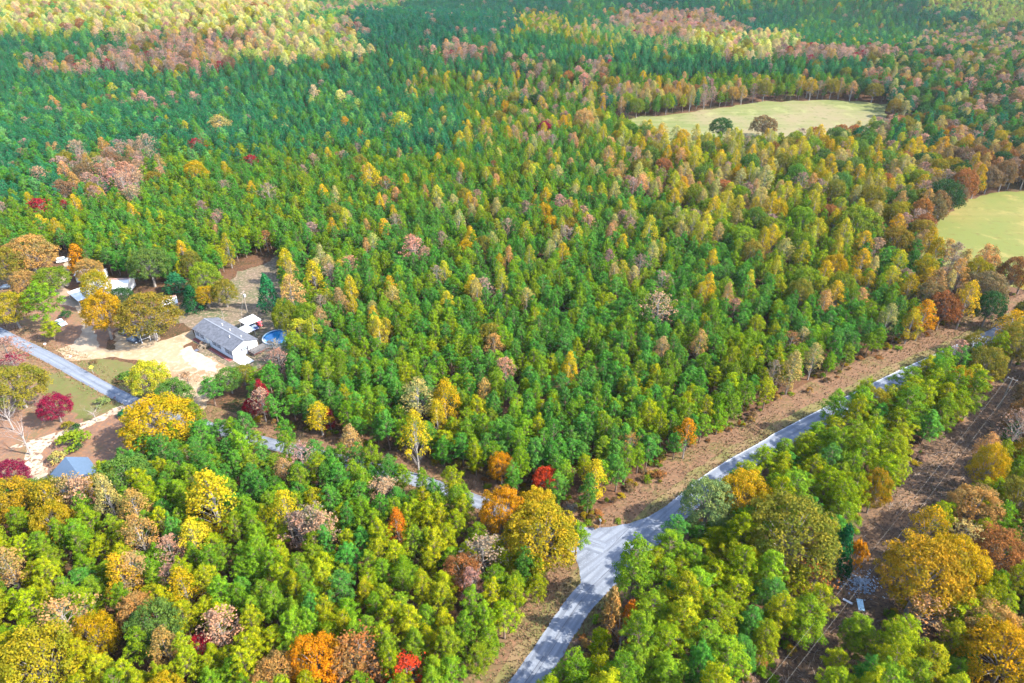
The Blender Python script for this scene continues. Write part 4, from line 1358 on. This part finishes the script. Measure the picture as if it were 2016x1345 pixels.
# the woods: what grows where, with sun patch and cloud shadow painted into tints, read off the photograph on a coarse grid (columns 101 px, rows 96 px)
GRID = [
    "SSSSSSSPPBBBRRBBBBBL",
    "TTRRTTSTTHHHTTYTTHHH",
    "TTTTTTTTTMMMYYYYYHHH",
    "TRRPPPPPPPMMOYYYYYDD",
    "PPPPPPMMMMMMMYYYYDDD",
    "PPPPPMMPPMMPMMMYYMDD",
    "PPPPPMMMPMPPPPPPMMDD",
    "PPPPPPPPPMPPPPGGMMGD",
    "PPPPPPPPPPPPPGGGGGGD",
    "PPPPPPPPPPPPPGGGGGKK",
    "KKKMPGGGGGKGGGGGGGKK",
    "KGKGGGGGGGGGGGGKGKKK",
    "KKKKGGGGGGGGGGGGGKKK",
    "KKKKGGGGGGGGGGGGGGKK",
]
# the top fifth, where the stands are thin stripes (columns 50 px, rows 24 px)
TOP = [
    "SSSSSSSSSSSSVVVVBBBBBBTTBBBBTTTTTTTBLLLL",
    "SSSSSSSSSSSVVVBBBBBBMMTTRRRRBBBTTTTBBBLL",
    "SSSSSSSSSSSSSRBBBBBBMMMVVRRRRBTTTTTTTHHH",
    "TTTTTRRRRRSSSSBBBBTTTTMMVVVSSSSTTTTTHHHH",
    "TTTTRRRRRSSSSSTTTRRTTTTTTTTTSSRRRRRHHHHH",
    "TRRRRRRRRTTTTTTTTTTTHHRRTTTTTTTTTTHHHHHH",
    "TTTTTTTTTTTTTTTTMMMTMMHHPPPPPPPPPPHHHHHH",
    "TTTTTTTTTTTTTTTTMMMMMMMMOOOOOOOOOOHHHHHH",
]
# class: list of (weight, kind, tint, height range, width range)
pn = lambda wgt, t, hl=(7.5, 12.0), wl2=(3.8, 5.8): (wgt, "pine", t, hl, wl2)
MIX = {
    "G": [pn(40, "pine"), pn(34, "pine_y"), pn(8, "pine_b"), (1.2, "poplar", "gold", (9, 12), (4, 6)), (1.0, "gum", "rust", (8, 11), (4, 6)), (1.5, "oak", "goldolive", (9, 12), (7, 9)), (0.6, "gum", "mauve", (8, 11), (4, 5))],
    "P": [pn(46, "pine_b"), pn(40, "pine"), pn(7, "pine_y"), (2.2, "poplar", "yellow", (11, 14), (5, 6.5)), (1.6, "poplar", "peach", (10, 13), (4, 6)), (1.3, "gum", "mauve", (10, 13), (4, 6)), (0.7, "gum", "rust", (8, 11), (4, 5)), (1.3, "oak", "olive", (10, 12), (7, 9))],
    "M": [pn(50, "pine_b"), pn(30, "pine"), (9, "poplar", "lemon", (10, 14), (4.5, 6.5)), (5, "poplar", "yellow", (10, 14), (4.5, 6.5)), (7, "poplar", "straw", (10, 14), (4.5, 6.5)), (2.5, "poplar", "peach", (10, 13), (4.5, 6)), (1.5, "gum", "pink", (11, 13), (5, 6)), (2.5, "gum", "mauve", (11, 13), (5, 6)), (4, "oak", "olive_g", (10, 13), (7, 9)), (3, "oak", "olive", (10, 13), (7, 9)), (1.2, "oak", "gold", (10, 12), (6, 8))],
    "Y": [pn(26, "pine"), pn(12, "pine_y"), (18, "poplar", "lemon", (12, 16), (5.5, 8)), (8, "poplar", "yellow", (12, 16), (5.5, 7.5)), (11, "poplar", "straw", (12, 16), (5.5, 8)), (12, "oak", "oak_g", (11, 14), (8, 11)), (10, "oak", "olive_g", (11, 14), (8, 11)), (7, "oak", "olive", (11, 14), (8, 11)), (3, "oak", "gold", (11, 13), (7, 10)), (2, "oak", "rust", (10, 13), (7, 9)), (3, "poplar", "peach", (11, 14), (5, 7)), (3, "gum", "mauve", (11, 14), (5, 7))],
    "O": [pn(24, "pine"), (14, "poplar", "peach", (12, 16), (6, 8)), (10, "oak", "tan", (11, 14), (8, 11)), (10, "poplar", "gold", (12, 15), (6, 8)), (8, "gum", "mauve", (11, 14), (5, 7)), (10, "oak", "olive", (12, 15), (9, 12)), (10, "poplar", "straw", (12, 16), (6, 8)), (3, "oak", "rust", (10, 13), (8, 10))],
    "D": [pn(14, "pine_b"), (16, "oak", "olive", (12, 16), (9, 12)), (12, "oak", "dark", (12, 15), (9, 12)), (12, "oak", "brown", (12, 15), (9, 12)), (12, "oak", "rust", (12, 15), (8, 11)), (10, "poplar", "tan", (13, 16), (6, 8)), (8, "gum", "mauve", (12, 15), (6, 8)), (8, "poplar", "gold", (12, 16), (6, 8)), (8, "oak", "goldolive", (12, 15), (8, 11))],
    "K": [pn(44, "pine_y"), pn(26, "pine"), (9, "oak", "goldolive", (10, 13), (7, 10)), (6, "oak", "olive", (10, 13), (7, 9)), (7, "oak", "tan", (11, 14), (7, 10)), (4, "oak", "gold", (11, 14), (7, 10)), (5, "poplar", "tan", (11, 14), (5, 7)), (4, "gum", "peach", (11, 14), (5, 7))],
    "N": [pn(34, "pine", (11, 16), (5.8, 8.6)), pn(36, "pine_y", (11, 16), (5.6, 8.4)), pn(9, "pine_b", (10, 14), (5, 7)), (4, "oak", "goldolive", (10, 13), (7, 9)), (3, "oak", "olive_g", (10, 13), (7, 9)), (1, "gum", "rust", (9, 11), (4, 6))],
    "S": [pn(26, "lime", (11, 15), (6, 8)), pn(10, "young", (11, 15), (6, 8)), (26, "poplar", "pale", (13, 17), (7, 10)), (14, "poplar", "lemon", (13, 17), (7, 10)), (14, "poplar", "sunlit_peach", (13, 17), (7, 9)), (8, "gum", "pink", (13, 16), (7, 9)), (2, "oak", "rust", (12, 15), (9, 11)), (4, "oak", "olive", (12, 15), (9, 11))],  # sunlit patch: the brightness is painted into these leaf tints
    "T": [pn(50, "teal", (10, 13.5), (4.6, 6)), pn(30, "teal_d", (10, 13.5), (4.6, 6)), pn(12, "pine_b", (11, 15), (5.5, 7)), pn(6, "young", (11, 15), (5, 6.5)), (1.3, "poplar", "lemon", (11, 14), (5, 7)), (0.8, "gum", "mauve", (11, 13), (5, 6)), (1.0, "poplar", "tan", (11, 14), (5, 7)), (0.8, "oak", "olive", (11, 13), (7, 9))],  # cloud-shaded pines: the shade is painted in as blue-green tints
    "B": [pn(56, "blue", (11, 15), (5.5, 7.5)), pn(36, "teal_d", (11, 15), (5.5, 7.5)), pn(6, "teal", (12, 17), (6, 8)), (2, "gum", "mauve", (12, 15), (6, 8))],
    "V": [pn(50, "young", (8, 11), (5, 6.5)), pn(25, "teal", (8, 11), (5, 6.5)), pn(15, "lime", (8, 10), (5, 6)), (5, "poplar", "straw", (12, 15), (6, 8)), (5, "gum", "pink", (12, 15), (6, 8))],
    "L": [pn(70, "lime", (6, 8), (4.5, 6)), pn(30, "young", (6, 8), (4.5, 6))],
    "R": [(20, "gum", "pink", (12, 16), (6, 8)), (18, "gum", "mauve", (12, 16), (6, 8)), (8, "poplar", "peach", (12, 16), (6, 8)), (8, "oak", "brown", (11, 14), (8, 11)), (6, "poplar", "tan", (12, 15), (6, 8)), pn(24, "pine_b"), pn(12, "teal"), (3, "gum", "crimson", (11, 14), (6, 8)), (5, "oak", "olive", (11, 14), (8, 10))],
    "H": [(14, "gum", "mauve", (12, 16), (6, 9)), (9, "gum", "pink", (12, 16), (6, 8)), (16, "oak", "dark", (11, 14), (8, 11)), (8, "oak", "brown", (11, 14), (8, 11)), (13, "oak", "olive", (11, 14), (8, 11)), (4, "oak", "rust", (11, 13), (8, 10)), (10, "poplar", "straw", (12, 16), (6, 8)), (8, "oak", "oak_g", (11, 14), (8, 11)), pn(16, "teal_d", (12, 16), (5, 7)), pn(16, "pine_b", (12, 16), (5, 7)), (3, "poplar", "tan", (12, 16), (6, 8))],
}
CUM = {k: (np.cumsum([e[0] for e in v]) / sum(e[0] for e in v), v) for k, v in MIX.items()}

YARD = [g(*p) for p in [(-260, 505), (60, 512), (112, 500), (150, 500), (168, 536), (330, 562), (440, 549), (500, 508), (552, 497), (562, 600), (572, 700), (545, 770), (505, 815), (450, 840), (395, 850), (335, 855), (292, 930), (200, 990), (-260, 1010)]]
def open_many(xs_, ys_):
    xs_, ys_ = np.asarray(xs_), np.asarray(ys_)
    d, sd = seg_many(xs_, ys_, MAIN)
    o = d < np.where(sd > 0, np.where(ys_ > 95, 10.5, 7.0), 4.9)
    d, sd = seg_many(xs_, ys_, SIDE)
    o |= d < np.where(sd > 0, 6.0, 2.7)
    d, sd = seg_many(xs_, ys_, CLEAR)
    o |= d < 5.6 + 1.2 * np.sin(xs_ * 0.21)
    for i in np.nonzero(~o)[0]:
        P = (xs_[i], ys_[i])
        if P[1] < 520:
            o[i] = inside(P, YARD) or inside(P, FIELD_A) or inside(P, FIELD_B)
    return o

def stand(x, y):
    dm, sm = seg_dist((x, y), MAIN)
    ds, ss = seg_dist((x, y), SIDE)
    dc_, sc_ = seg_dist((x, y), CLEAR)
    if sm < 0:
        return "between the main road and the brush clearing" if sc_ > 0 else "right of the brush clearing"
    if ss < 0:
        return "in the near stand left of the main road"
    return "in the big wooded block behind the junction" if y < 330 else "in the far woods"

cands = []
Y = 40.0
row = 0
while Y < 1420:
    sp_ = 3.3 if Y < 230 else 3.3 + (Y - 230) * 0.0052
    half = 0.80 * Y + 48
    n = int(2 * half / sp_)
    for k in range(n):
        x = -half + (k + 0.5 * (row % 2)) * sp_ + rng.normal(0, sp_ * 0.19)
        y = Y + rng.normal(0, sp_ * 0.19)
        cands.append((x, y))
    Y += sp_ * 0.87
    row += 1

# places where the stands are open enough that the ground behind shows between the crowns
GAPS = [(545, 876), (815, 946), (940, 985), (1300, 1005), (1350, 966), (1389, 940), (1420, 925), (1450, 905), (1480, 890), (1510, 873), (1537, 858), (1736, 755), (1752, 748), (1838, 693), (1190, 1135), (1160, 1165), (1120, 1215), (1085, 1268), (1055, 1310), (1030, 1335), (515, 668), (530, 662), (542, 672), (470, 690), (490, 690), (420, 740), (1600, 1290), (1570, 1320), (1640, 1220), (1665, 1165), (1740, 1060), (1800, 985), (1880, 900), (1930, 850), (1960, 815), (1000, 1320), (980, 1330), (160, 930), (140, 930)]
def blocks(x, y, z, h, w):
    if y > 175:
        return False
    bx, by, bd = pix(x, y, z)
    tx, ty, td = pix(x, y, z + h)
    hw = 0.42 * w * FPX / bd
    for gx_, gy_ in GAPS:
        if ty - 4 < gy_ < by - 2:
            t_ = (gy_ - ty) / max(1, by - ty)
            if abs(gx_ - (tx + (bx - tx) * t_)) < hw * (1.0 if t_ < 0.75 else 0.5):
                return True
    return False
near, far = [], []
cands = [c_ for c_, o_ in zip(cands, open_many([c_[0] for c_ in cands], [c_[1] for c_ in cands])) if not o_]
md_all, ms_all = seg_many([c_[0] for c_ in cands], [c_[1] for c_ in cands], MAIN)
for (x, y), rside, mdist in zip(cands, ms_all < 0, md_all):
    z = terrain(x, y)
    px, py, dist = pix(x, y, z + 8)
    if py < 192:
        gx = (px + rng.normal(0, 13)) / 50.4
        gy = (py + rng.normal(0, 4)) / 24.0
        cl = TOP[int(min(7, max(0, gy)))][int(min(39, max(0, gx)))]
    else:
        gx = (px + rng.normal(0, 32)) / 100.8
        gy = (py + rng.normal(0, 15)) / 96.1
        cl = GRID[int(min(13, max(0, gy)))][int(min(19, max(0, gx)))]
    if rside and y < 175 and cl in "GPM":
        cl = "N"
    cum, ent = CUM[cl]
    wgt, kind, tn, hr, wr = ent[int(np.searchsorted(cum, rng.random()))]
    h = rng.uniform(*hr)
    w = rng.uniform(*wr)
    if rside and mdist < 13 and y < 128:          # lower growth beside the near part of the road
        h *= 0.62
        w *= 0.8
    if y > 480:
        w *= 1 + (y - 480) * 0.00030
    if blocks(x, y, z, h, w):
        continue
    if not free_at(x, y, w * 0.42, 0.78 if kind != "pine" else 0.60):
        continue
    occupy(x, y, w * 0.42)
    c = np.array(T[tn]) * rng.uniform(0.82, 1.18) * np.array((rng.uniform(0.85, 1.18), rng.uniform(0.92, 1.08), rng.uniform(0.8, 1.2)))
    rec = (x, y, z, h, w, kind, tn, c, int(rng.integers(0, 64)), px, py, dist)
    inframe = -20 < px < 2036 and -10 < py < 1365
    (near if inframe else far).append(rec)

# the 300 of each kind that show largest become trees of their own; the rest is forest
WORD = dict(pine="mid-green", pine_y="yellow-green", pine_b="deep green", teal="blue-green", teal_d="dark blue-green", lemon="lemon yellow", yellow="yellow", straw="straw yellow", peach="peach",
            gold="golden", tan="tan", rust="rust", mauve="mauve", pink="pink", olive="olive", olive_g="lime green", oak_g="green", goldolive="gold-olive", dark="dark green", brown="brown", crimson="crimson")
NOUN = {"pine": "pine", "poplar": "upright broadleaf tree", "oak": "round-crowned oak", "gum": "thin-leaved tree"}
# landmarks that a scattered tree can be described by
CUT = (" left of", " right of", " right behind", " at ", " beside", " with ", " above", " in ", " between", " over ", " behind", " by ", " where ", " among", " near", " below", " cut ", " standing", " leaning", " hiding", " alone", " directly", " just", " beneath", " crown", " on ", " inside", " facing", ",")
shorts = {}
for e in HAND + SHRUBS:
    lab = e[-1]
    cutp = min([lab.find(q) for q in CUT if lab.find(q) > 0] + [len(lab)])
    w_ = lab[:cutp]
    hh = e[2]
    xy = g(e[0], e[1], hh * 0.6)
    shorts.setdefault(w_, []).append((e[0], e[1]))
MARKS = [(w_, v[0]) for w_, v in shorts.items() if len(v) == 1 and 2 <= len(w_.split()) <= 6]
MARKS += [("stop sign at the junction", (1181, 1030)), ("rubble heap", (1694, 1150)), ("swimming pool", (546, 664)), ("blue sheet in the clearing", (1694, 1192)), ("pasture's left end", (1215, 250)),
          ("bottom edge's middle", (1000, 1345)), ("road's bottom end", (1050, 1345)), ("bottom left corner", (0, 1345)), ("bottom right corner", (2016, 1345)), ("slate blue garage", (155, 935)), ("white gable end", (485, 690))]
count = {}
used_hand = {}
for e in HAND:
    used_hand[e[4]] = used_hand.get(e[4], 0) + 1
near.sort(key=lambda r_: r_[11] / r_[4])
mine, tally = [], {}
for rec in near:
    x, y, z, h, w, kind, tn, c, var, px, py, dist = rec
    lim = 300 - used_hand.get(kind, 0)
    if count.get(kind, 0) >= lim or dist > 330:
        far.append(rec)
        continue
    count[kind] = count.get(kind, 0) + 1
    st_ = stand(x, y)
    d_, nm, q_ = min(((px - q[0]) ** 2 + (1.3 * (py - q[1])) ** 2, n_, q) for n_, q in MARKS)
    dx, dy = px - q_[0], 1.3 * (py - q_[1])
    rel = ("right of" if dx > 0 else "left of") if abs(dx) > abs(dy) else ("below" if dy > 0 else "above")
    kk = (WORD.get(tn, "green"), NOUN[kind], rel, nm)
    tally.setdefault(kk, []).append(d_)
    mine.append((rec, kk, d_, st_))
ORD = ["nearest", "second", "third", "fourth", "fifth", "sixth", "seventh", "eighth", "ninth", "tenth", "eleventh", "twelfth", "thirteenth", "fourteenth", "fifteenth", "sixteenth", "seventeenth"]
for (rec, kk, d_, st_) in mine:
    x, y, z, h, w, kind, tn, c, var, px, py, dist = rec
    col_, noun, rel, nm = kk
    rank = sorted(tally[kk]).index(d_)
    pre = "" if len(tally[kk]) == 1 else ORD[min(rank, 16)] + " "
    plant(kind, var, x, y, h, w, c, f"{pre}{col_} {noun} {rel} the {nm}", f"{col_} {noun}s {st_}", lean=random.gauss(0, 0.03))
print("own trees", count, "forest", len(far))

def forest(name, recs, kinds, label):
    src = bpy.data.collections.new(name + "_sources")
    idx = {}
    for kd in kinds:
        for i, (tm, cm, h0, w0, jm) in enumerate(KINDS[kd]):
            o = bpy.data.objects.new(f"{len(idx):03d}_{TREE_NAME[kd]}", jm)
            src.objects.link(o)
            idx[(kd, i)] = len(idx)
    n = len(recs)
    me_ = bpy.data.meshes.new(name)
    me_.vertices.add(n)
    me_.vertices.foreach_set("co", np.array([(r_[0], r_[1], r_[2] - 0.05) for r_ in recs], np.float32).ravel())
    a = me_.attributes.new("source", 'INT', 'POINT')
    a.data.foreach_set("value", np.array([idx[(r_[5], r_[8] % len(KINDS[r_[5]]))] for r_ in recs], np.int32))
    a = me_.attributes.new("size", 'FLOAT_VECTOR', 'POINT')
    a.data.foreach_set("vector", np.array([(r_[4] / KINDS[r_[5]][0][3], r_[4] / KINDS[r_[5]][0][3], r_[3] / KINDS[r_[5]][0][2]) for r_ in recs], np.float32).ravel())
    a = me_.attributes.new("turn", 'FLOAT_VECTOR', 'POINT')
    a.data.foreach_set("vector", np.array([(random.gauss(0, 0.03), random.gauss(0, 0.03), random.uniform(0, 6.28)) for r_ in recs], np.float32).ravel())
    a = me_.attributes.new("tint", 'FLOAT_COLOR', 'POINT')
    a.data.foreach_set("color", np.array([(*r_[7], 1) for r_ in recs], np.float32).ravel())
    o = link(name, me_)
    tag(o, label, "forest", kind="stuff")
    ng = bpy.data.node_groups.new(name + "_scatter", 'GeometryNodeTree')
    ng.interface.new_socket("Geometry", in_out='INPUT', socket_type='NodeSocketGeometry')
    ng.interface.new_socket("Geometry", in_out='OUTPUT', socket_type='NodeSocketGeometry')
    N = ng.nodes
    gi, go = N.new("NodeGroupInput"), N.new("NodeGroupOutput")
    ci = N.new("GeometryNodeCollectionInfo")
    ci.inputs["Collection"].default_value = src
    ci.inputs["Separate Children"].default_value = True
    ci.inputs["Reset Children"].default_value = True
    ip = N.new("GeometryNodeInstanceOnPoints")
    ip.inputs["Pick Instance"].default_value = True
    def named(nm, ty):
        q_ = N.new("GeometryNodeInputNamedAttribute")
        q_.data_type = ty
        q_.inputs["Name"].default_value = nm
        return q_.outputs[0]
    e2r = N.new("FunctionNodeEulerToRotation")
    ng.links.new(named("turn", 'FLOAT_VECTOR'), e2r.inputs[0])
    ng.links.new(gi.outputs[0], ip.inputs["Points"])
    ng.links.new(ci.outputs[0], ip.inputs["Instance"])
    ng.links.new(named("source", 'INT'), ip.inputs["Instance Index"])
    ng.links.new(e2r.outputs[0], ip.inputs["Rotation"])
    ng.links.new(named("size", 'FLOAT_VECTOR'), ip.inputs["Scale"])
    ng.links.new(ip.outputs[0], go.inputs[0])
    md = o.modifiers.new("scatter", 'NODES')
    md.node_group = ng
    return o
forest("pine_forest", [r_ for r_ in far if r_[5] == "pine"], ["pine"], "mass of smaller, farther green pines across the hills")
forest("hardwood_forest", [r_ for r_ in far if r_[5] != "pine"], ["poplar", "oak", "gum"], "mass of smaller, farther autumn-coloured hardwoods across the hills")

# low growth along the wood edges, and twigs on the clearing floor
under = []
for (line, offs, n) in ((MAIN, (10.2, 13.5), 260), (MAIN, (-4.8, -8), 160), (SIDE, (6.2, 9), 160), (CLEAR, (5.5, 8), 120), (CLEAR, (-5.5, -8), 120)):
    for k in range(n):
        i = int(rng.integers(4, len(line) - 1))
        p = shifted(line[max(0, i - 2):i + 2], rng.uniform(min(offs), max(offs)))[1]
        x, y = p[0] + rng.normal(0, 1.0), p[1] + rng.normal(0, 1.0)
        if inside((x, y), YARD) or seg_dist((x, y), MAIN)[0] < 3.6 or seg_dist((x, y), SIDE)[0] < 3.0 or inside((x, y), FIELD_B):
            continue
        tn = ["brown", "olive", "rust", "pine", "tan", "olive_g", "mauve", "goldolive"][int(rng.integers(0, 8))]
        under.append((x, y, 0, rng.uniform(0.5, 1.9), rng.uniform(1.0, 2.8), "shrub", tn, np.array(T[tn]) * rng.uniform(0.7, 1.2), int(rng.integers(0, 64))))
u = forest("undergrowth", under, ["shrub"], "low scrub along the wood edges and road banks")
u["category"] = "undergrowth"

mb = MB()
for k in range(900):
    i = int(rng.integers(2, len(CLEAR) - 2))
    p = shifted(CLEAR[i - 2:i + 2], rng.uniform(-7, 7))[1]
    x, y, a = p[0] + rng.normal(0, 1), p[1] + rng.normal(0, 1), rng.uniform(0, 3.14)
    L_ = rng.uniform(0.3, 1.6)
    z = rng.uniform(0.03, 0.25)
    mb.tube([(x, y, z), (x + L_ * math.cos(a), y + L_ * math.sin(a), z + rng.uniform(-0.0, 0.35))], [0.05, 0.02], 3, cap=False)
tag(mb.build("brush_litter", M["twig"]), "dry twigs strewn over the clearing floor", "twigs", kind="stuff")

# dry grass tufts: along the road edges, on the verges, in the yard and in the clearing
tufts_v, tufts_f = [], []
def tuft(x, y, s_):
    for q in range(3):
        a = rng.uniform(0, 6.28)
        dx, dy = math.cos(a) * s_, math.sin(a) * s_
        o_ = len(tufts_v)
        hh = s_ * rng.uniform(0.8, 1.8)
        tufts_v.extend([(x - dy * 0.35, y + dx * 0.35, 0.02), (x + dy * 0.35, y - dx * 0.35, 0.02), (x + dx * 0.8, y + dy * 0.8, hh)])
        tufts_f.append((o_, o_ + 1, o_ + 2))
spots = []
for (line, lo, hi, n, lim) in ((MAIN, 2.5, 11, 9000, 110), (MAIN, -2.5, -5.5, 3000, 110), (SIDE, 1.9, 6.5, 4500, 90), (SIDE, -1.9, -4, 2500, 90), (CLEAR, -7.5, 7.5, 7000, 70)):
    for k in range(n):
        i = int(rng.integers(2, min(len(line) - 2, lim)))
        t_ = rng.random()
        base_ = (line[i][0] * (1 - t_) + line[i + 1][0] * t_, line[i][1] * (1 - t_) + line[i + 1][1] * t_)
        off_ = lo + (hi - lo) * rng.random() ** 1.4
        d_ = np.array(line[i + 1]) - np.array(line[i]); d_ = d_ / np.linalg.norm(d_)
        x, y = base_[0] - d_[1] * off_, base_[1] + d_[0] * off_
        spots.append((x, y))
spots = np.array(spots)
keep = (seg_many(spots[:, 0], spots[:, 1], MAIN)[0] > 2.45) & (seg_many(spots[:, 0], spots[:, 1], SIDE)[0] > 1.8)
for x, y in spots[keep]:
    if not inside((x, y), APRON):
        tuft(x, y, rng.uniform(0.12, 0.34))
me_ = bpy.data.meshes.new("dry_grass")
me_.from_pydata(tufts_v, [], tufts_f)
me_.materials.append(ground_mat("dry_grass_blades", (0.30, 0.20, 0.105), (0.42, 0.30, 0.16), (0.20, 0.20, 0.06), 0.8, 0.15, 2.5, (0.34, 0.17, 0.10)))
tag(link("dry_grass", me_), "dry tan grass tufts on the road verges and the clearing", "grass", kind="stuff")

# the air: a thin even haze round the whole place
hz = MB().box((0, 2750, 40), (8600, 9000, 160))
hm = bpy.data.materials.new("haze_air")
hm.use_nodes = True
hn = hm.node_tree.nodes
for n in list(hn):
    hn.remove(n)
ho = hn.new("ShaderNodeOutputMaterial")
pv = hn.new("ShaderNodeVolumePrincipled")
pv.inputs["Color"].default_value = (0.80, 0.90, 1.0, 1)
pv.inputs["Density"].default_value = 0.000028
pv.inputs["Anisotropy"].default_value = 0.2
hm.node_tree.links.new(pv.outputs[0], ho.inputs["Volume"])
tag(hz.build("haze", hm), "thin pale haze over the wooded hills", "haze", kind="stuff")
